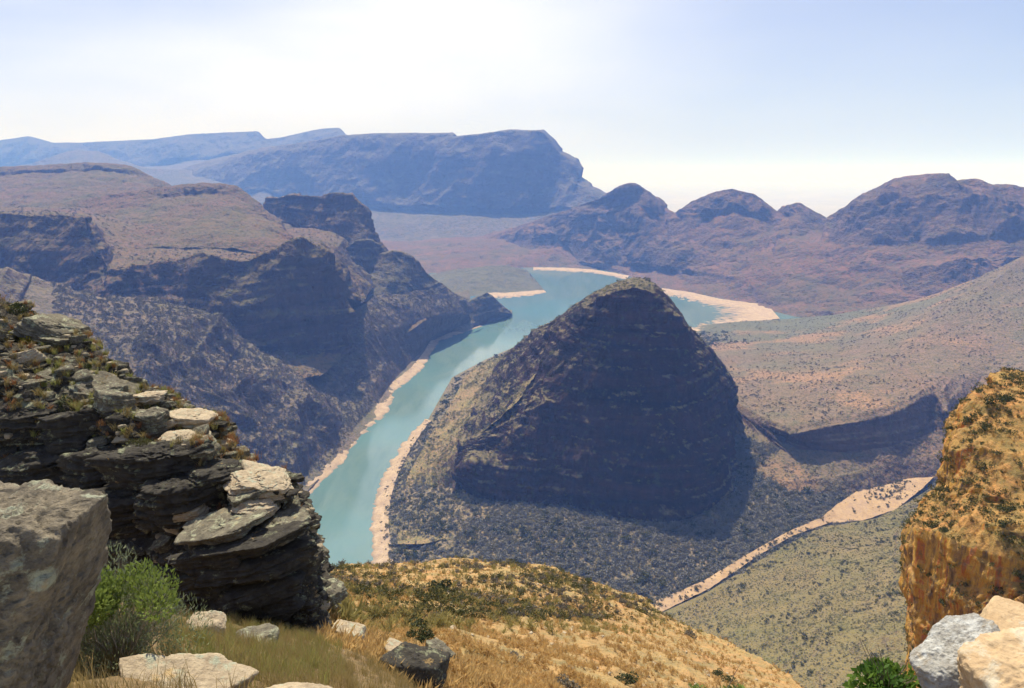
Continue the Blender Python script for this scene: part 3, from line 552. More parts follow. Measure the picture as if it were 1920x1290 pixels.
# ---------------------------------------------------------------- the ochre hillside below
def ochre_mat(name, a, b, c3, k=1.0):
    s = NT(name); p = s.pos()
    big = s.noise(p, 1 / (14 * k), 6, 0.65, 0.4); mid = s.noise(p, 1 / (2.4 * k), 6, 0.7); fine = s.noise(p, 1 / (0.5 * k), 5, 0.75)
    c = s.mix(s.rng(big, 0.35, 0.62), a, b)
    c = s.mix(s.rng(mid, 0.36, 0.62), c3, c)
    c = s.mix(s.rng(fine, 0.52, 0.75, 0, 0.4), c, (0.14, 0.10, 0.04))
    nb = s.bump(s.math('ADD', mid, s.math('MULTIPLY', fine, 0.5)), 0.8 * k, 0.9)
    return s.done(c, nb)
M_ochre = ochre_mat("ochre_ground", (0.50, 0.34, 0.14), (0.52, 0.29, 0.12), (0.30, 0.24, 0.11))
oc = [rowY([(500, 1100, 100), (540, 1088, 105), (600, 1076, 110), (640, 1069), (700, 1064, 125), (780, 1061), (860, 1058, 135), (900, 1061), (960, 1060, 135), (1010, 1071), (1080, 1091, 130), (1150, 1113), (1200, 1131, 120), (1260, 1170), (1300, 1199, 105), (1360, 1231), (1400, 1252, 92), (1460, 1291, 82), (1560, 1360, 70), (1700, 1500, 55)]),
      rowY([(500, 1130, 68), (540, 1125, 70), (700, 1108, 90), (860, 1108, 97), (1000, 1128, 92), (1150, 1178, 84), (1280, 1240, 76), (1380, 1300, 68), (1480, 1380, 60), (1600, 1500, 50)]),
      rowY([(520, 1175, 40), (560, 1170, 42), (700, 1165, 50), (860, 1178, 56), (1000, 1210, 56), (1150, 1262, 52), (1250, 1325, 47), (1350, 1400, 42), (1500, 1560, 36)]),
      rowY([(520, 1215, 20), (560, 1215, 21), (700, 1235, 25), (860, 1262, 29), (1000, 1310, 31), (1150, 1370, 31), (1300, 1480, 28), (1450, 1650, 24)]),
      rowY([(500, 1290, 8.5), (600, 1300, 9), (750, 1330, 10.5), (900, 1390, 12), (1050, 1470, 13), (1250, 1620, 13), (1450, 1800, 12)])]
hill('ochre_hillside', [back(oc[0], 160, 470), back(oc[0], 12, None) - [0, 0, 6], *oc], M_ochre, 0.9,
     dict(big=2.0, bigs=38, mid=0.9, mids=9, fine=0.25, fines=1.6, gully=1.2, gullys=14, seed=31), sv=3, su=2, maxrow=260)
# ---------------------------------------------------------------- orange buttress on the right
def buttress_mat():
    s = NT("buttress_rock"); p = s.pos()
    big = s.noise(p, 1 / 12, 6, 0.65, 0.4); mid = s.noise(p, 1 / 2.2, 6, 0.7); fine = s.noise(p, 1 / 0.5, 5, 0.7)
    g = s.mix(s.rng(big, 0.4, 0.62), (0.46, 0.27, 0.085), (0.50, 0.225, 0.075)); g = s.mix(s.rng(mid, 0.4, 0.62), (0.24, 0.17, 0.06), g)
    v = s.noise(s.mapped(p, (1 / 1.6, 1 / 1.6, 1 / 14)), 1.0, 6, 0.65, 0.3)
    r = s.ramp(v, [(0.30, (0.07, 0.05, 0.04)), (0.42, (0.26, 0.15, 0.06)), (0.52, (0.52, 0.30, 0.06)), (0.60, (0.42, 0.13, 0.035)), (0.70, (0.20, 0.16, 0.11))])
    r = s.mix(s.rng(s.noise(p, 1 / 1.3, 5, 0.7), 0.55, 0.65, 0, 0.7), r, (0.14, 0.12, 0.055))
    nz = s.n("ShaderNodeSeparateXYZ"); s.l(s.n("ShaderNodeNewGeometry").outputs["Normal"], nz.inputs[0])
    m = s.rng(s.math('ADD', nz.outputs[2], s.math('MULTIPLY', s.math('SUBTRACT', mid, 0.5), 0.4)), 0.26, 0.45)
    c = s.mix(m, r, g)
    c = s.mix(s.rng(s.noise(p, 1 / 0.35, 4, 0.75), 0.5, 0.75, 0, 0.5), c, (0.12, 0.085, 0.035))
    nb = s.bump(s.math('ADD', mid, s.math('MULTIPLY', fine, 0.8)), 0.35, 0.9); nb = s.bump(v, 0.3, 0.8, nb)
    return s.done(c, nb)
br = [rowY([(1880, 732, 175), (1862, 732, 150), (1890, 723, 147), (1925, 725, 145), (2000, 732, 145), (2200, 770, 145)]),
      rowY([(1830, 790, 172), (1800, 788, 145), (1825, 765, 136), (1870, 762, 131), (1925, 762, 129), (2000, 770, 128), (2200, 800, 130)]),
      rowY([(1820, 850, 170), (1786, 835, 140), (1803, 840, 127), (1860, 850, 121), (1925, 852, 118), (2000, 860, 118), (2200, 870, 120)]),
      rowY([(1820, 920, 168), (1778, 912, 138), (1792, 926, 123), (1850, 938, 114), (1925, 944, 110), (2000, 950, 110), (2200, 960, 112)]),
      rowY([(1790, 965, 165), (1736, 965, 134), (1757, 968, 120), (1800, 980, 113), (1860, 985, 107), (1925, 985, 104), (2000, 990, 103), (2200, 1000, 106)]),
      rowY([(1770, 1010, 165), (1713, 1002, 132), (1722, 994, 118), (1765, 1000, 113), (1800, 1026, 109), (1850, 1040, 105), (1905, 1040, 102), (2000, 1040, 100), (2200, 1050, 103)]),
      rowY([(1770, 1110, 165), (1713, 1102, 131), (1722, 1104, 117), (1765, 1104, 112.5), (1800, 1106, 108), (1850, 1106, 104), (1905, 1100, 101), (2000, 1100, 99), (2200, 1110, 102)]),
      rowY([(1770, 1230, 165), (1722, 1215, 129), (1730, 1216, 116), (1765, 1214, 111.5), (1800, 1186, 107), (1850, 1170, 102), (1905, 1150, 99), (2000, 1150, 97), (2200, 1160, 98)]),
      rowY([(1700, 1400, 150), (1660, 1400, 125), (1690, 1400, 110), (1765, 1330, 95), (1800, 1310, 90), (1850, 1280, 85), (1905, 1260, 80), (2000, 1250, 78), (2200, 1250, 78)])]
hill('orange_buttress', [back(br[0], 60, 600), back(br[0], 14, None), *br], buttress_mat(), 0.85,
     dict(big=1.2, bigs=26, mid=0.7, mids=8, fine=0.16, fines=1.4, strata=0.4, strat_h=5, gully=2.4, gullys=10, seed=33), hold=(2, 10), sv=2, su=1, ncol=420)

# ---------------------------------------------------------------- ledge we look from, and the outcrop on the left
M_ledge = ochre_mat("ledge_ground", (0.30, 0.21, 0.10), (0.26, 0.17, 0.09), (0.16, 0.12, 0.06), 0.09)
hill('rocky_ledge', [rowY([(-300, 1080, 16), (0, 1085, 15.5), (200, 1120, 15), (400, 1160, 14.6), (560, 1185, 15.5), (640, 1200, 17), (760, 1240, 18), (900, 1300, 18)]),
                     rowY([(-300, 1120, 9), (0, 1140, 9), (200, 1170, 9.2), (400, 1200, 9.5), (560, 1225, 10), (680, 1260, 10.5), (800, 1320, 11)]),
                     rowY([(-400, 1240, 5), (0, 1230, 5.2), (200, 1240, 5.3), (400, 1262, 5.5), (560, 1290, 6), (700, 1350, 6.4), (850, 1420, 7)]),
                     rowY([(-500, 1500, 2.4), (0, 1450, 2.8), (300, 1420, 3), (560, 1480, 3.3), (700, 1560, 3.6), (900, 1700, 4)])], M_ledge, 1.2,
     dict(big=0.15, bigs=2.5, mid=0.08, mids=0.6, fine=0.02, fines=0.12, seed=35), sv=3, su=2)
# the rock we stand on carries on under the boulders at the right
def _lr(y, z): return np.array([[x, y + 0.1 * math.sin(5 * x), z - 0.12 * abs(x - 1.8)] for x in np.linspace(-0.9, 4.2, 18)])
hill('rocky_ledge', [_lr(3.75, 694.5), _lr(3.45, 697.05), _lr(3.1, 697.35), _lr(2.2, 697.6), _lr(0.6, 698.0), _lr(-1.2, 698.2)], M_ledge, 2.0,
     dict(big=0.06, bigs=1.2, mid=0.04, mids=0.4, fine=0.01, fines=0.1, seed=36), sv=2, su=2, ncol=160)
cr = rowY([(-260, 470, 25), (-100, 520, 24.5), (0, 568, 24), (30, 582), (60, 604, 23), (110, 612), (140, 628, 22), (152, 658), (200, 692, 21), (250, 716), (300, 747, 20), (340, 770), (392, 786, 19), (404, 818), (440, 855, 18), (456, 884), (520, 892, 17.2), (543, 910), (552, 930, 17), (556, 970, 16.9), (560, 1020), (568, 1060), (582, 1100, 16.7), (585, 1150, 16.6), (583, 1190, 16.5)])
brw = rowY([(-260, 610, 20.5), (-100, 640, 20), (0, 690, 19.5), (60, 742, 19), (120, 760), (190, 768, 18.4), (240, 785), (262, 815, 17.8), (300, 830), (368, 832, 17), (385, 870), (405, 905, 16.5), (450, 912), (520, 908, 16.2), (543, 925), (553, 960, 16), (560, 1010), (567, 1060), (578, 1100, 15.8), (582, 1150, 15.7), (578, 1190, 15.6)])
f1 = rowY([(-260, 800, 19.2), (-100, 830, 18.7), (0, 870, 18.4), (100, 900, 17.8), (200, 930, 17.3), (300, 960, 16.6), (400, 985, 15.9), (470, 1000, 15.6), (530, 1010, 15.6), (552, 1040, 15.6), (565, 1090, 15.5), (572, 1140, 15.4), (570, 1190, 15.3)])
f2 = rowY([(-260, 1010, 18), (-100, 1030, 17.6), (0, 1050, 17.3), (100, 1060, 16.8), (200, 1100, 16.2), (300, 1140, 15.6), (380, 1165, 15), (460, 1175, 14.9), (520, 1180, 14.9), (555, 1186, 15), (566, 1195, 15.1)])
hill('bedded_outcrop', [back(cr, 7, 688), back(cr, 1.2, None) - [0, 0, 0.5], cr, brw, f1, f2, fwd(f2, 1.0, -1.2)], MR_core, 0.9,
     dict(big=0.35, bigs=2.6, mid=0.3, mids=0.9, fine=0.07, fines=0.2, strata=0.42, strat_h=0.30, gully=0.35, gullys=1.6, seed=37), sv=1, su=0)

def near_grid(G):
    return G, normals(G)
def slab_field():
    G = GR['bedded_outcrop'][0]; n = normals(G); nr, nc = G.shape[:2]
    rs = np.random.RandomState(5)
    d = G - np.array([0, 0, CAMZ]); yc = d[..., 1] * CP - d[..., 2] * SP
    U = 960 + FPX * d[..., 0] / yc; V = 645 - FPX * (d[..., 1] * SP + d[..., 2] * CP) / yc
    vis = (U > -60) & (U < 610) & (V < 1215)
    # front-facing cells only
    facing = np.sum(n * (-d), axis=2) > 0
    idx = np.argwhere(vis & facing & (np.arange(nr)[:, None] > nr * 0.12))
    protos = {}
    taken = []
    cnt = 0
    tries = 0
    while cnt < 290 and tries < 9000:
        tries += 1
        i, j = idx[rs.randint(len(idx))]
        P = G[i, j]; u, v = U[i, j], V[i, j]; nn = n[i, j]
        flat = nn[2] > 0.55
        big = rs.rand() < 0.2
        s = rs.uniform(0.36, 0.62) if big else rs.uniform(0.13, 0.34)
        if any(np.linalg.norm(P - q) < 0.62 * (s + t) for q, t in taken): continue
        taken.append((P, s)); cnt += 1
        kind = 'flat' if flat else 'steep'
        k = rs.randint(7)
        key = (kind, big, k)
        lit = flat
        if key not in protos:
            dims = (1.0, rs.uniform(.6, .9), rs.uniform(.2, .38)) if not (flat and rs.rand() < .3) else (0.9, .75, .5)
            mat = (MR_pale if k < 1 else MR_grey) if kind == 'flat' else (MR_grey if k < 2 else MR_shade)  # flat tops get lighter rock, steep faces darker: shade carried by the material
            Pm, F = rock_geo(dims, 100 + k + (10 if big else 0) + (20 if flat else 0), sub=5 if big else 4, sides=5, chamf=4, p=26, rough=0.17, strata=0.09, strat_h=0.12, fine=0.06)
            protos[key] = mesh_np("slab", Pm, F, mat)
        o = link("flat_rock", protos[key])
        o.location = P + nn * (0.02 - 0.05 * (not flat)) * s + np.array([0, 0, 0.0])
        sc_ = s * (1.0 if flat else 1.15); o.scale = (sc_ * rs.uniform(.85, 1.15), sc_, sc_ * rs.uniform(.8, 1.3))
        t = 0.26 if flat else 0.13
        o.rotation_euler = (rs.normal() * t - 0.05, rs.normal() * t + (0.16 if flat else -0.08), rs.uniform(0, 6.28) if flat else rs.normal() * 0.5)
        pale = kind == 'flat' and k < 1
        up = "upper" if v < 720 else ("middle" if v < 920 else "lower")
        sz = "broad" if big else "small"
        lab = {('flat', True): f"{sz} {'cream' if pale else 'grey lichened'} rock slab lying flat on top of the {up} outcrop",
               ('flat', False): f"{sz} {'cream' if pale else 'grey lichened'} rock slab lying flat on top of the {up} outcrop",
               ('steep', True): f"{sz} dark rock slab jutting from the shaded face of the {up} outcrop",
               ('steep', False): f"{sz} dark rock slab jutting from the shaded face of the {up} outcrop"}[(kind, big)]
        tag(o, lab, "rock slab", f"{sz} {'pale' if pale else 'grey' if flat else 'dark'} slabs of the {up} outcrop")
slab_field()
# hand placed slabs that carry the skyline and the face of the outcrop
def slab_at(u, v, Y, wpx, hpx, seed, mat, label, rot=(0, 0, 0), dy=0.8, **kw):
    c = PY(u, v, Y); d = np.linalg.norm(c - [0, 0, CAMZ])
    hx = wpx / FPX * d / 2; hz = hpx / FPX * d / 2
    k = dict(sub=6, sides=5, chamf=5, p=26, rough=0.20, strata=0.07, strat_h=0.08, fine=0.08); k.update(kw)
    o = rock("flat_rock", c, (hx, hx * dy, hz), seed, mat, rot, **k)
    return tag(o, label, "rock slab")
S = slab_at
S(105, 622, 22.3, 92, 34, 301, MR_grey, "grey tilted slab on the skyline near the top left of the outcrop", (0.1, 0.32, 0.2))
S(190, 742, 19.8, 110, 34, 302, MR_grey, "large grey-green slab tilted to the right in the upper outcrop grass", (0.25, 0.38, 0.1))
S(280, 748, 19.6, 44, 18, 303, MR_pale, "cream slab on the skyline halfway down the outcrop", (0.0, 0.0, 0.3))
S(362, 788, 18.8, 80, 28, 304, MR_pale, "cream holed block on the skyline above the red grass", (0.05, 0.05, 0.2))
S(345, 826, 17.7, 84, 24, 305, MR_pale, "pale square-edged slab overhanging the dark wall in mid outcrop", (0.15, 0.02, 0.15))
S(285, 790, 18.3, 58, 38, 306, MR_grey, "rounded grey block beside the small bush in mid outcrop", (0.1, 0.2, 0.5))
S(488, 902, 16.4, 110, 24, 307, MR_pale, "long cream slab on the brow of the lower outcrop", (0.1, 0.06, 0.1))
S(480, 948, 15.8, 78, 24, 312, MR_pale, "cream slab under the brow slab of the lower outcrop", (0.1, 0.02, 0.3))
S(525, 985, 15.6, 110, 26, 308, MR_grey, "jutting slab with a pointed right end over the water", (0.05, -0.12, 0.1))
S(420, 985, 15.3, 120, 20, 309, MR_grey, "long thin slab with a lit upper edge in the lower outcrop face", (0.1, -0.2, 0.1))
for k, (u, v, w_, h_) in enumerate([(455, 1020, 200, 34), (470, 1055, 210, 36), (480, 1092, 190, 34), (500, 1130, 160, 40), (400, 1045, 130, 30), (395, 1085, 120, 34), (420, 1125, 130, 36)]):
    S(u, v, 15.1 - 0.05 * k, w_, h_, 320 + k, MR_shade, f"shade-darkened green bed of rock, {['top','second','third','fourth','left upper','left middle','left lowest'][k]} of the stack in the lower face", (0.02, -0.17, 0.05), dy=0.5)
S(560, 1075, 15.4, 60, 70, 330, MR_shade, "blocky shade-darkened rock at the right corner of the lower outcrop", (0, 0.1, 0.4))
S(565, 1130, 15.2, 56, 80, 331, MR_shade, "tall shade-darkened block at the bottom right foot of the outcrop", (0, -0.1, 0.2))
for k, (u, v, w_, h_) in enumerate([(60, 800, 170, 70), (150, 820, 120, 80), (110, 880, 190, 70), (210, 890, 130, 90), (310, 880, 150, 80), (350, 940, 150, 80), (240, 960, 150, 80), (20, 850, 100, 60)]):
    S(u, v, [18.7, 18.3, 18.0, 17.5, 16.9, 16.3, 16.7, 18.5][k], w_, h_, 340 + k, MR_shade, f"massive dark block in the shaded wall, {['far left','below the grey slab','low at left','central','below the overhanging slab','lowest at right','lowest in the centre','leftmost low'][k]}", (0.05, -0.05, 0.2), dy=0.45, strata=0.16, strat_h=0.12, fine=0.10)

# big boulders
MR_bould = rock_mat("grey_boulder_rock", (0.30, 0.255, 0.175), (0.065, 0.058, 0.048), (0.36, 0.38, 0.27), (0.40, 0.31, 0.18), lich=0.35, sc_=0.7, bumpd=0.022)
_r = PY(176, 930, 3.25)
o = rock("boulder", (_r[0] - 0.55, 3.2, 698.46 - 0.6), (0.55, 0.45, 0.62), 415, MR_bould, (0, 0, 0), sub=7, p=34, rough=0.16, fine=0.08,
         planes=[(0.03, 0.10, 1, .60), (1, 0.1, -0.38, .27), (0.55, -0.8, -0.12, .40), (-0.3, -1, -0.05, .44), (0, 1, 0.05, .5), (-1, 0, 0, .7), (0, 0, -1, .7), (0.7, -0.7, 0.6, .70), (0.5, 0.8, 0.3, .62), (-0.4, -0.8, 0.8, .66)])
tag(o, "huge grey boulder with a pale sunlit top at the left edge", "boulder")
P_ = PY(1808, 1268, 2.9)
o = rock("boulder", P_, (0.20, 0.19, 0.17), 421, MR_white, (0.1, -0.45, 0.3), sub=7, sides=5, chamf=5, p=26, rough=0.16, fine=0.05)
tag(o, "white lichened boulder face at the bottom right corner", "boulder")
o = rock("boulder", PY(1968, 1330, 2.6), (0.27, 0.30, 0.235), 422, MR_cream, (0.05, -0.25, 0.2), sub=7, sides=6, chamf=6, p=28, rough=0.16, fine=0.04)
tag(o, "smooth cream boulder filling the bottom right corner", "boulder")
o = rock("boulder", PY(1898, 1196, 3.2), (0.18, 0.2, 0.12), 423, MR_cream, (0.1, -0.1, 0.5), sub=6, sides=6, chamf=4, p=16, rough=0.08, fine=0.02)
tag(o, "cream and orange knob behind the white lichened boulder", "boulder")
for (u, v, Y, wp, hp, sd, mt, lab, rot) in [
    (335, 1300, 4.6, 165, 66, 431, MR_pale, "low cream boulder half buried in dry grass below the shrub", (0.1, 0.2, 0.1)),
    (540, 1345, 4.3, 170, 50, 432, MR_pale, "flat pale boulder at the bottom edge right of the half buried boulder", (0.1, 0.06, 0.3)),
    (385, 1178, 10.0, 70, 40, 433, MR_pale, "small pale stone in the grass at the foot of the outcrop", (0.2, 0.1, 0.2)),
    (480, 1198, 10.0, 70, 22, 434, MR_grey, "thin grey stone in the grass under the dark outcrop wall", (0, 0.1, 0.2)),
    (652, 1206, 15.4, 66, 52, 435, MR_pale, "pale block left of the dark green bush on the slope", (0.1, 0.3, 0.4)),
    (768, 1268, 13.4, 116, 72, 436, MR_shade, "dark shaded block right of the dark green bush on the slope", (0.1, 0.35, 0.3)),
    (822, 1230, 16.4, 50, 30, 437, MR_grey, "small grey stone furthest right on the near slope", (0.1, 0.3, 0.3)),
    (748, 1228, 14.6, 64, 26, 438, MR_pale, "pale flat stone above the dark shaded block", (0.1, 0.4, 0.3))]:
    c = PY(u, v, Y); d = np.linalg.norm(c - [0, 0, CAMZ]); hx = wp / FPX * d / 2; hz = hp / FPX * d / 2
    tag(rock("boulder", c, (hx, hx * 0.8, hz * 1.1), sd, mt, rot, sub=6, sides=5, chamf=6, p=28, rough=0.16, fine=0.045), lab, "boulder")

# ================================================================ plants
def leaf_mat(name, a, b, trans=0.35):
    s = NT(name); p = s.pos()
    oi = s.n("ShaderNodeObjectInfo").outputs["Random"]
    c = s.mix(s.rng(s.noise(p, 2.0, 3), 0.35, 0.65), a, b); c = s.mix(s.math('MULTIPLY', oi, 0.5), c, tuple(0.5 * (x + y) * 0.6 for x, y in zip(a, b)))
    s.b.inputs["Roughness"].default_value = 0.6
    s.l(c, s.b.inputs["Base Color"])
    if trans:
        tr = s.n("ShaderNodeBsdfTranslucent"); s.l(c, tr.inputs[0]); mx = s.n("ShaderNodeMixShader"); mx.inputs[0].default_value = trans
        out = [x for x in s.t.nodes if x.type == 'OUTPUT_MATERIAL'][0]
        s.l(s.b.outputs[0], mx.inputs[1]); s.l(tr.outputs[0], mx.inputs[2]); s.l(mx.outputs[0], out.inputs[0])
    return s.m
def leaf_cloud(n, rad, size, seed, lobes=5, aspect=0.5, flat=0.8, up=0.0):
    """leaf faces through a lumpy crown"""
    rs = np.random.RandomState(seed); C = rs.normal(size=(lobes, 3)) * [0.45, 0.45, 0.28] * rad; C[:, 2] = np.abs(C[:, 2]) + 0.25 * rad
    rl = rs.uniform(0.35, 0.62, lobes) * rad
    k = rs.randint(lobes, size=n); d = rs.normal(size=(n, 3)); d /= np.linalg.norm(d, axis=1)[:, None]
    r = rs.uniform(0.45, 1.0, n) ** 0.5
    P = C[k] + d * (rl[k] * r)[:, None] * [1, 1, flat]; P[:, 2] = np.maximum(P[:, 2], 0.02 * rad)
    a = d + rs.normal(size=(n, 3)) * 0.7; a[:, 2] += up; a /= np.linalg.norm(a, axis=1)[:, None]
    b = np.cross(a, rs.normal(size=(n, 3))); b /= np.linalg.norm(b, axis=1)[:, None]
    s = (size * rs.uniform(.6, 1.3, n))[:, None]; w_ = s * aspect
    V = np.stack([P - a * s * .5, P + b * w_ * .5, P + a * s * .5, P - b * w_ * .5], 1).reshape(-1, 3)
    return V, np.arange(4 * n).reshape(-1, 4)
def tubes(paths, sides=5):
    """paths: list of (points, radii)"""
    Vs = []; Fs = []; base = 0
    for pts, rad in paths:
        pts = np.array(pts); n = len(pts); t = np.gradient(pts, axis=0); t /= np.maximum(np.linalg.norm(t, axis=1), 1e-9)[:, None]
        x = np.cross(t, [0.3, 0.5, 0.81]); x /= np.linalg.norm(x, axis=1)[:, None]; y = np.cross(t, x)
        a = np.linspace(0, 2 * np.pi, sides, endpoint=False)
        ring = pts[:, None] + (x[:, None] * np.cos(a)[None, :, None] + y[:, None] * np.sin(a)[None, :, None]) * np.array(rad)[:, None, None]
        Vs.append(ring.reshape(-1, 3))
        i = np.arange(n - 1)[:, None] * sides; j = np.arange(sides)[None]; j2 = (j + 1) % sides
        Fs.append(np.stack([i + j, i + j2, i + sides + j2, i + sides + j], 2).reshape(-1, 4) + base); base += n * sides
    return np.concatenate(Vs), np.concatenate(Fs)
def gn_scatter(name, pts, scl, rot, proto_me, tilt=None):
    """one object of uncountable growth: instances on a cloud of points"""
    me = bpy.data.meshes.new(name); me.vertices.add(len(pts)); me.vertices.foreach_set("co", np.asarray(pts, np.float32).ravel())
    for an, av in (("scl", scl), ("rotz", rot)):
        a = me.attributes.new(an, 'FLOAT', 'POINT'); a.data.foreach_set("value", np.asarray(av, np.float32))
    o = link(name, me); o["kind"] = "stuff"
    pr = bpy.data.objects.new(name + "_source", proto_me)
    g = bpy.data.node_groups.new(name, 'GeometryNodeTree')
    g.interface.new_socket("Geometry", in_out='INPUT', socket_type='NodeSocketGeometry'); g.interface.new_socket("Geometry", in_out='OUTPUT', socket_type='NodeSocketGeometry')
    N = g.nodes; gi = N.new("NodeGroupInput"); go = N.new("NodeGroupOutput"); ins = N.new("GeometryNodeInstanceOnPoints")
    oi = N.new("GeometryNodeObjectInfo"); oi.inputs["Object"].default_value = pr; oi.inputs["As Instance"].default_value = True
    a1 = N.new("GeometryNodeInputNamedAttribute"); a1.data_type = 'FLOAT'; a1.inputs[0].default_value = "scl"
    a2 = N.new("GeometryNodeInputNamedAttribute"); a2.data_type = 'FLOAT'; a2.inputs[0].default_value = "rotz"
    cx = N.new("ShaderNodeCombineXYZ"); L = g.links
    L.new(gi.outputs[0], ins.inputs["Points"]); L.new(oi.outputs["Geometry"], ins.inputs["Instance"])
    L.new(a1.outputs[0], ins.inputs["Scale"]); L.new(a2.outputs[0], cx.inputs[2]); L.new(cx.outputs[0], ins.inputs["Rotation"])
    L.new(ins.outputs[0], go.inputs[0])
    md = o.modifiers.new("scatter", 'NODES'); md.node_group = g
    return o
def screen(P):
    d = P - np.array([0, 0, CAMZ]); yc = d[..., 1] * CP - d[..., 2] * SP
    yc = np.where(np.abs(yc) < 1e-6, 1e-6, yc)
    return 960 + FPX * d[..., 0] / yc, 645 - FPX * (d[..., 1] * SP + d[..., 2] * CP) / yc
def sample(G, n, seed, slope=0.6, zmin=6, u=(-150, 2070), v=(-1000, 1400), clump=0.0, cs=60, dens=None, bare=False):
    rs = np.random.RandomState(seed); nr, nc = G.shape[:2]
    A = G[:-1, :-1]; e1 = G[:-1, 1:] - A; e2 = G[1:, :-1] - A; cr_ = np.cross(e1, e2); area = np.linalg.norm(cr_, axis=2)
    nz = np.abs(cr_[..., 2]) / np.maximum(area, 1e-9); C = A + 0.5 * (e1 + e2); U, V = screen(C)
    wgt = area * (nz > slope) * (C[..., 2] > zmin) * (U > u[0]) * (U < u[1]) * (V > v[0]) * (V < v[1])
    if clump: wgt = wgt * sstep(-clump, clump, fbm(C, cs, 3, off=seed))
    if dens is not None: wgt = wgt * dens(C, U, V)
    if bare:
        for A_, B_ in STREAM:
            M_ = 0.5 * (A_ + B_); rad = 0.42 * np.linalg.norm(A_ - B_, axis=1)
            for q, r_ in zip(M_, rad): wgt = wgt * (np.hypot(C[..., 0] - q[0], C[..., 1] - q[1]) > r_)
    w_ = wgt.ravel(); w_ = w_ / w_.sum(); k = rs.choice(len(w_), size=n, p=w_); a = rs.rand(n, 1); b = rs.rand(n, 1)
    return A.reshape(-1, 3)[k] + a * e1.reshape(-1, 3)[k] + b * e2.reshape(-1, 3)[k]
def bush_proto(seed, n, size, mat, **kw):
    V, F = leaf_cloud(n, 1.0, size, seed, **kw); return mesh_np("bush", V, F, mat, smooth=False)
ML_grey = leaf_mat("grey_scrub_leaf", (0.13, 0.12, 0.085), (0.20, 0.17, 0.13), 0.2)
ML_olive = leaf_mat("olive_scrub_leaf", (0.085, 0.095, 0.030), (0.13, 0.12, 0.045), 0.25)
ML_tan = leaf_mat("tan_scrub_leaf", (0.27, 0.235, 0.125), (0.17, 0.16, 0.08), 0.2)
ML_wood = leaf_mat("valley_wood_leaf", (0.285, 0.26, 0.20), (0.18, 0.175, 0.125), 0.2)
ML_dark = leaf_mat("dark_scrub_leaf", (0.045, 0.06, 0.02), (0.075, 0.085, 0.03), 0.2)
ML_straw = leaf_mat("straw_leaf", (0.66, 0.46, 0.19), (0.56, 0.36, 0.14), 0.5)
ML_g0 = leaf_mat("olive_straw", (0.40, 0.33, 0.12), (0.30, 0.27, 0.09), 0.4)
rs = np.random.RandomState(99)
def scat(name, P, s0, s1, proto):
    gn_scatter(name, P, s0 * 0.7 + (s1 * 1.35 - s0 * 0.7) * rs.rand(len(P)) ** 2.2, rs.uniform(0, 6.28, len(P)), proto)
VF = GR['valley_floor'][0]
far_d = lambda C, U, V: 1.0 / np.maximum(C[..., 1], 800) ** 1.0
pw = bush_proto(9, 70, 0.55, ML_wood); pg = bush_proto(1, 70, 0.55, ML_grey); po = bush_proto(2, 70, 0.55, ML_olive); pd = bush_proto(3, 70, 0.55, ML_dark)
pt = bush_proto(4, 70, 0.5, ML_tan); pol = bush_proto(8, 70, 0.5, leaf_mat("pale_olive_leaf", (0.20, 0.20, 0.08), (0.26, 0.24, 0.11), 0.3))
# (trees of several sizes)
# the wood round the foot of the dome
scat('valley_wood', sample(VF, 26000, 1, 0.5, 5, bare=True, dens=lambda C, U, V: (V > 800) * (0.25 + 0.75 * sstep(900, 1000, U + (V - 900) * 0.5))), 3.0, 5.6, pw)
scat('valley_wood', sample(VF, 9000, 2, 0.5, 5, bare=True, clump=0.2), 3.0, 5.0, pt)
scat('valley_wood', sample(VF, 7000, 3, 0.5, 5, bare=True, clump=0.2, cs=90), 3.0, 5.0, pd)
scat('valley_wood', sample(VF, 1500, 31, 0.5, 5, bare=True, clump=0.05, cs=110), 5.5, 9.0, po)
scat('valley_wood', sample(VF, 1400, 32, 0.5, 5, bare=True, clump=0.05, cs=80), 5.0, 8.5, pd)
DS = GR['dome_shoulder'][0]; DM = GR['rock_dome'][0]
scat('dome_scrub', np.concatenate([sample(DS, 3400, 4, 0.35, 8, clump=0.2), sample(DM, 2600, 5, 0.78, 60)]), 1.4, 3.0, pol)
scat('dome_scrub', np.concatenate([sample(DS, 600, 6, 0.3, 8, clump=0.2, cs=40), sample(DM, 2800, 7, 0.72, 60)]), 1.5, 3.0, po)
NS = GR['valley_slope'][0]
scat('slope_scrub', sample(NS, 20000, 8, 0.4, 38, bare=True, v=(850, 1320), clump=1.2, cs=40), 0.6, 1.3, pt)
scat('slope_scrub', sample(NS, 17000, 9, 0.4, 38, bare=True, v=(850, 1320), clump=0.3, cs=50), 0.6, 1.3, pol)
scat('slope_scrub', sample(NS, 1800, 33, 0.4, 38, v=(850, 1320), clump=0.1, cs=60), 1.4, 3.0, po)
RT = GR['river_terrace'][0]
scat('terrace_scrub', sample(RT, 6500, 10, 0.5, 6, dens=far_d, clump=0.12, cs=160), 1.2, 2.8, pg)
scat('terrace_scrub', sample(RT, 2600, 11, 0.5, 6, dens=far_d, clump=0.1, cs=60), 1.4, 2.8, pg)
SB = GR['dry_stream_bed']; scat('stream_scrub', np.concatenate([sample(SB[0], 160, 140, 0.0, 1, u=(1625, 1700), v=(900, 938)), sample(SB[0], 70, 141, 0.0, 1, clump=0.15, cs=30), sample(SB[1], 110, 142, 0.0, 1, clump=0.15, cs=30)]), 1.4, 3.4, po)
for k_, G_ in enumerate(GR['sand_bank']): scat('bank_scrub', sample(G_[G_.shape[0] // 2:], 90, 120 + k_, 0.1, 1.5), 1.0, 2.6, pd)
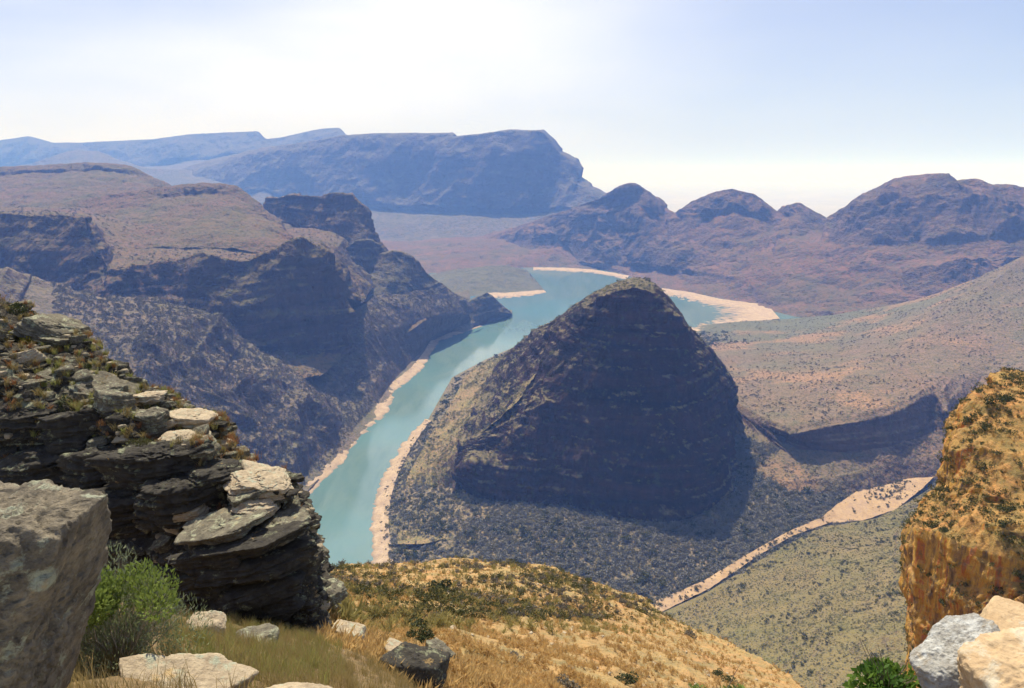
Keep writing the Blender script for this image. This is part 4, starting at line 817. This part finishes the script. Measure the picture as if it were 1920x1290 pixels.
SL = np.concatenate([sample(GR['river_slope'][0], 9000, 12, 0.35, 9, dens=far_d), sample(GR['river_spur'][0], 13000, 13, 0.35, 9, u=(100, 700), v=(500, 960), dens=far_d)])
scat('riverside_scrub', SL, 2.2, 4.4, pg)
LP = np.concatenate([sample(GR['plateau_cliffs'][0], 7000, 14, 0.5, 9, u=(-50, 720), dens=far_d), sample(GR['second_bluff'][0], 1500, 15, 0.5, 9)])
scat('plateau_scrub', LP, 2.0, 4.5, pg)
# near hillside
OH = GR['ochre_hillside'][0]; OB = GR['orange_buttress'][0]
tuft_v, tuft_f = leaf_cloud(60, 1.0, 0.9, 5, lobes=3, aspect=0.12, up=1.6)
p_tuft = mesh_np("tuft", tuft_v, tuft_f, ML_straw, smooth=False)
nearw = lambda C, U, V: 1.0 / np.maximum(C[..., 1], 12) ** 1.6
scat('dry_grass', sample(OH, 24000, 20, 0.3, 500, v=(1000, 1330), clump=0.35, cs=5, dens=nearw), 0.12, 0.32, p_tuft)
p2 = bush_proto(6, 160, 0.34, ML_olive); p3 = bush_proto(7, 160, 0.34, ML_grey)
scat('low_scrub', sample(OH, 2200, 21, 0.3, 500, v=(1000, 1165), clump=0.3, cs=14, dens=nearw), 0.25, 0.6, p2)
scat('low_scrub', sample(OH, 1500, 22, 0.3, 500, v=(1000, 1165), clump=0.2, cs=20, dens=nearw), 0.3, 0.75, p3)
scat('buttress_scrub', sample(OB, 2600, 23, 0.3, 500, clump=0.3, cs=12), 0.25, 0.7, p2)
scat('buttress_scrub', sample(OB, 700, 25, 0.3, 500), 0.35, 0.8, bush_proto(12, 240, 0.3, ML_dark))
scat('dry_grass', sample(OH, 2600, 26, 0.3, 500, v=(1000, 1190), dens=nearw), 0.25, 0.6, mesh_np('tuft', tuft_v, tuft_f, ML_g0, smooth=False))
scat('dry_grass', sample(OB, 4200, 24, 0.35, 500), 0.2, 0.45, p_tuft)

# ---- shrubs that stand out one by one
def twig_paths(n, h, rad, seed, r0=0.012, spread=0.8):
    rs = np.random.RandomState(seed); out = []
    for k in range(n):
        a = rs.uniform(0, 6.283); t = np.linspace(0, 1, 6); d = np.array([math.cos(a), math.sin(a), 0]) * rad * rs.uniform(.3, 1) * spread
        pts = np.outer(t ** 1.3, d) + np.outer(t, [0, 0, h * rs.uniform(.5, 1)]) + np.cumsum(rs.normal(size=(6, 3)) * 0.03 * h, axis=0) * t[:, None]
        out.append((pts, r0 * (1 - 0.8 * t)))
    return out
M_wood = NT("twig_bark"); M_wood = M_wood.done((0.20, 0.155, 0.11))
M_twig = NT("grey_twig"); M_twig = M_twig.done((0.36, 0.32, 0.26))
def shrub(name, loc, h, rad, leaves, size, mat, seed, label, cat="shrub", group=None, twigs=14, lobes=7, aspect=0.45, mats=None, up=0.3, r0=0.012):
    e = empty(name, loc); tag(e, label, cat, group)
    V, F = leaf_cloud(leaves, rad, size, seed, lobes=lobes, aspect=aspect, up=up); V = V * [1, 1, h / (rad * 1.35)]
    link("foliage", mesh_np("foliage", V, F, mat, smooth=False), e)
    V, F = tubes(twig_paths(twigs, h, rad, seed + 1, r0)); link("stem", mesh_np("stem", V, F, M_wood), e)
    return e
ML_green = leaf_mat("bright_green_leaf", (0.15, 0.205, 0.045), (0.22, 0.28, 0.06), 0.4)
ML_sage = leaf_mat("sage_leaf", (0.19, 0.23, 0.11), (0.26, 0.29, 0.16), 0.3)
ML_gloss = leaf_mat("glossy_leaf", (0.05, 0.12, 0.02), (0.17, 0.26, 0.03), 0.4)
ML_yel = leaf_mat("yellow_leaf", (0.42, 0.36, 0.03), (0.30, 0.30, 0.04), 0.4)
def big_shrub():
    c = PY(228, 1272, 5.2); e = empty("shrub", c)
    tag(e, "tall shrub with lime green top and grey-green twiggy base between boulder and outcrop", "shrub")
    V, F = leaf_cloud(13000, 0.68, 0.05, 57, lobes=24, aspect=0.2, up=0.8); V *= [0.72, 0.8, 1.15]
    # loose outer sprays
    link("foliage", mesh_np("foliage", V, F, ML_sage, smooth=False), e)
    V, F = leaf_cloud(5200, 0.36, 0.04, 51, lobes=16, aspect=0.4, up=0.9); V = V * [1.1, 1, 1.2] + [0.0, -0.12, 0.62]
    link("foliage", mesh_np("foliage", V, F, ML_green, smooth=False), e)
    V, F = tubes(twig_paths(260, 0.8, 0.5, 52, 0.0065, 1.0)); link("stem", mesh_np("stem", V, F, M_twig), e)
big_shrub()
shrub("shrub", PY(1664, 1322, 3.3), 0.33, 0.24, 2600, 0.042, ML_gloss, 60, "glossy dark green bush with yellow-green leaves left of the white boulder", twigs=14, r0=0.005, aspect=0.5)
shrub("shrub", PY(1345, 1338, 4.0), 0.26, 0.24, 1800, 0.035, ML_green, 61, "lime green shrub top poking over the bottom edge", twigs=10, r0=0.005)
shrub("shrub", PY(702, 1262, 15.4), 0.92, 0.52, 3000, 0.08, ML_dark, 62, "dark green bush between the pale block and the dark block", twigs=12)
shrub("shrub", PY(792, 1200, 22.0), 0.45, 0.42, 1600, 0.08, ML_dark, 63, "small dark bush above the stones on the near slope", twigs=10)
shrub("shrub", PY(828, 1112, 88.0), 2.2, 1.9, 1500, 0.42, ML_dark, 64, "dark round bush high on the ochre hillside", twigs=10, r0=0.06)
shrub("shrub", PY(1120, 1290, 48.0), 1.6, 1.8, 1500, 0.25, ML_dark, 65, "dark wide bush low on the ochre hillside at the bottom edge", twigs=10, r0=0.04)
shrub("shrub", PY(45, 652, 22.0), 0.8, 0.6, 2600, 0.09, ML_yel, 66, "yellow flowering bush at the top left of the outcrop", twigs=12)
shrub("shrub", PY(12, 606, 23.2), 0.95, 0.7, 2600, 0.09, ML_dark, 67, "dark bush on the skyline at the far left of the outcrop", twigs=12)
shrub("shrub", PY(135, 768, 18.7), 0.4, 0.4, 1600, 0.07, ML_dark, 68, "dark green bush under the large grey-green slab", twigs=10)
shrub("shrub", PY(275, 850, 17.2), 0.45, 0.4, 1800, 0.07, ML_olive, 69, "olive bush hanging over the dark wall in mid outcrop", twigs=10)
shrub("shrub", PY(150, 700, 20.3), 0.35, 0.35, 1400, 0.07, ML_dark, 70, "small dark bush behind the large grey-green slab", twigs=8)
def rubble():
    """loose stones too many to count, between the slabs"""
    for k, (n, mt) in enumerate(((900, MR_pale), (1100, MR_grey), (900, MR_shade))):
        Pm, F = rock_geo((1, .8, .45), 700 + k, sub=3, sides=5, chamf=5, p=20, rough=0.15, fine=0.05)
        pts = on_outcrop(n, 710 + k, (-60, 600), (560, 1190), (0.45, 0.45, 0.05)[k])
        gn_scatter('rubble', pts, rs.uniform(0.03, 0.14, n) * rs.uniform(.5, 1.2, n), rs.uniform(0, 6.28, n), mesh_np("stone", Pm, F, mt))
def loose_stones():
    Pm, F = rock_geo((1, .8, .6), 760, sub=3, sides=5, chamf=5, p=20, rough=0.15, fine=0.05); pts = sample(OH, 420, 761, 0.3, 500, u=(560, 1460), v=(1050, 1300), dens=lambda C, U, V: 1 / np.maximum(C[..., 1], 15) ** 1.5)
    gn_scatter('rubble', pts, rs.uniform(0.06, 0.3, 420), rs.uniform(0, 6.28, 420), mesh_np("stone", Pm, F, MR_pale))
loose_stones()
def hillside_shrubs():
    G = OH; P = sample(G, 64, 77, 0.3, 500, u=(600, 1460), v=(1075, 1300), dens=lambda C, U, V: 1 / np.maximum(C[..., 1], 30) ** 1.2)
    protos = []
    for k in range(4):
        V, F = leaf_cloud(700, 1.0, 0.2, 200 + k, lobes=6); protos.append(mesh_np("foliage", V, F, (ML_dark, ML_olive, ML_grey, ML_dark)[k], smooth=False))
    rs = np.random.RandomState(8)
    for i, p in enumerate(P):
        k = i % 4; o = link("shrub", protos[k]); o.location = p; s = rs.uniform(0.6, 1.25) * (0.5 + p[1] / 160); o.scale = (s, s, s * .8); o.rotation_euler = (0, 0, rs.uniform(0, 6))
        w_ = ("dark green", "olive", "grey leafless", "dark green")[k]
        tag(o, f"low {w_} bush dotting the ochre hillside", "shrub", f"{w_} bushes on the ochre hillside")
hillside_shrubs()

# ---- grass
def blades(P, n, h, seed, mat, name, lean=0.35, wid=0.006):
    rs = np.random.RandomState(seed); m = len(P) * n; B = np.repeat(P, n, axis=0) + rs.normal(size=(m, 3)) * [0.05, 0.05, 0] * (h / 0.35)
    H = h * rs.uniform(.45, 1.15, m); a = rs.uniform(0, 6.283, m); ln = lean * rs.uniform(.2, 1.4, m) * H
    d = np.stack([np.cos(a), np.sin(a), 0 * a], 1); s_ = np.stack([-np.sin(a), np.cos(a), 0 * a], 1) * wid
    q = rs.uniform(0, 6.283, m); s_ = np.stack([np.cos(q), np.sin(q), 0 * q], 1) * wid * rs.uniform(.6, 1.3, m)[:, None]
    pts = [B + d * (ln * t * t)[:, None] + np.outer(H * (t - 0.15 * t * t), [0, 0, 1]) for t in (0, .4, .75, 1.0)]
    wd = (1, .85, .55, .12)
    V = np.stack([x for p, w_ in zip(pts, wd) for x in (p - s_ * w_, p + s_ * w_)], 1)
    base = np.arange(m)[:, None] * 8
    F = np.concatenate([base + np.array([[2 * k, 2 * k + 1, 2 * k + 3, 2 * k + 2]]) for k in range(3)])
    o = link(name, mesh_np(name, V.reshape(-1, 3), F, mat, smooth=False)); o["kind"] = "stuff"
ML_g1 = leaf_mat("dry_grass_blade", (0.40, 0.30, 0.13), (0.30, 0.24, 0.09), 0.35)
ML_g2 = leaf_mat("green_grass_blade", (0.24, 0.26, 0.07), (0.34, 0.30, 0.10), 0.35)
ML_g3 = leaf_mat("red_grass_blade", (0.30, 0.13, 0.05), (0.36, 0.2, 0.08), 0.3)
LG = GR['rocky_ledge'][0]
Pl = sample(LG, 950, 80, 0.2, 500, u=(130, 800), v=(1140, 1330), dens=lambda C, U, V: 1 / np.maximum(C[..., 1], 3) ** 1.0 * sstep(-0.5, 0.3, fbm(C, 1.2, 2)))
blades(Pl, 26, 0.26, 81, ML_g1, 'dry_grass', wid=0.0028)
Pl = sample(LG, 420, 82, 0.2, 500, u=(330, 640), v=(1160, 1290), dens=lambda C, U, V: 1 / np.maximum(C[..., 1], 3))
blades(Pl, 26, 0.26, 83, ML_g2, 'green_grass', wid=0.003)
OC = GR['bedded_outcrop'][0]
def on_outcrop(n, seed, u, v, slope=0.5):
    return sample(OC[int(OC.shape[0] * .14):], n, seed, slope, 500, u=u, v=v)
blades(on_outcrop(900, 84, (-60, 460), (560, 900), 0.3), 34, 0.24, 85, ML_g1, 'dry_grass', lean=0.6, wid=0.007)
blades(on_outcrop(650, 86, (60, 420), (640, 860), 0.3), 34, 0.22, 87, ML_g2, 'green_grass', lean=0.6, wid=0.007)
blades(on_outcrop(330, 88, (370, 520), (800, 960), 0.3), 34, 0.24, 89, ML_g3, 'red_grass', lean=0.6, wid=0.007)
blades(on_outcrop(900, 90, (-60, 560), (560, 1000), 0.3), 26, 0.2, 91, ML_g3, 'red_grass', lean=0.6, wid=0.007)
Pr = sample(OH, 2600, 92, 0.2, 500, u=(540, 900), v=(1150, 1330), dens=lambda C, U, V: 1 / np.maximum(C[..., 1], 8) ** 2)
blades(Pr, 16, 0.4, 93, ML_g1, 'dry_grass', wid=0.008)

rubble()
# ================================================================ air
def haze():
    x0, x1, y0, y1, z0, z1 = -170000, 170000, -170000, 170000, -19.0, 1900.0
    V = [(x, y, z) for x in (x0, x1) for y in (y0, y1) for z in (z0, z1)]
    F = [(0, 1, 3, 2), (4, 6, 7, 5), (0, 4, 5, 1), (2, 3, 7, 6), (0, 2, 6, 4), (1, 5, 7, 3)]
    m = bpy.data.materials.new("haze_air"); m.use_nodes = True; t = m.node_tree; t.nodes.clear()
    o = t.nodes.new("ShaderNodeOutputMaterial"); v = t.nodes.new("ShaderNodeVolumePrincipled")
    v.inputs["Color"].default_value = (0.175, 0.365, 0.97, 1); v.inputs["Absorption Color"].default_value = (1, 1, 1, 1)
    v.inputs["Density"].default_value = HAZE; v.inputs["Anisotropy"].default_value = 0.0
    t.links.new(v.outputs[0], o.inputs["Volume"])
    me = mesh_np("haze", V, F, m, smooth=False)
    ob = link("haze", me); ob["kind"] = "stuff"
HAZE = 0.86e-4
haze()
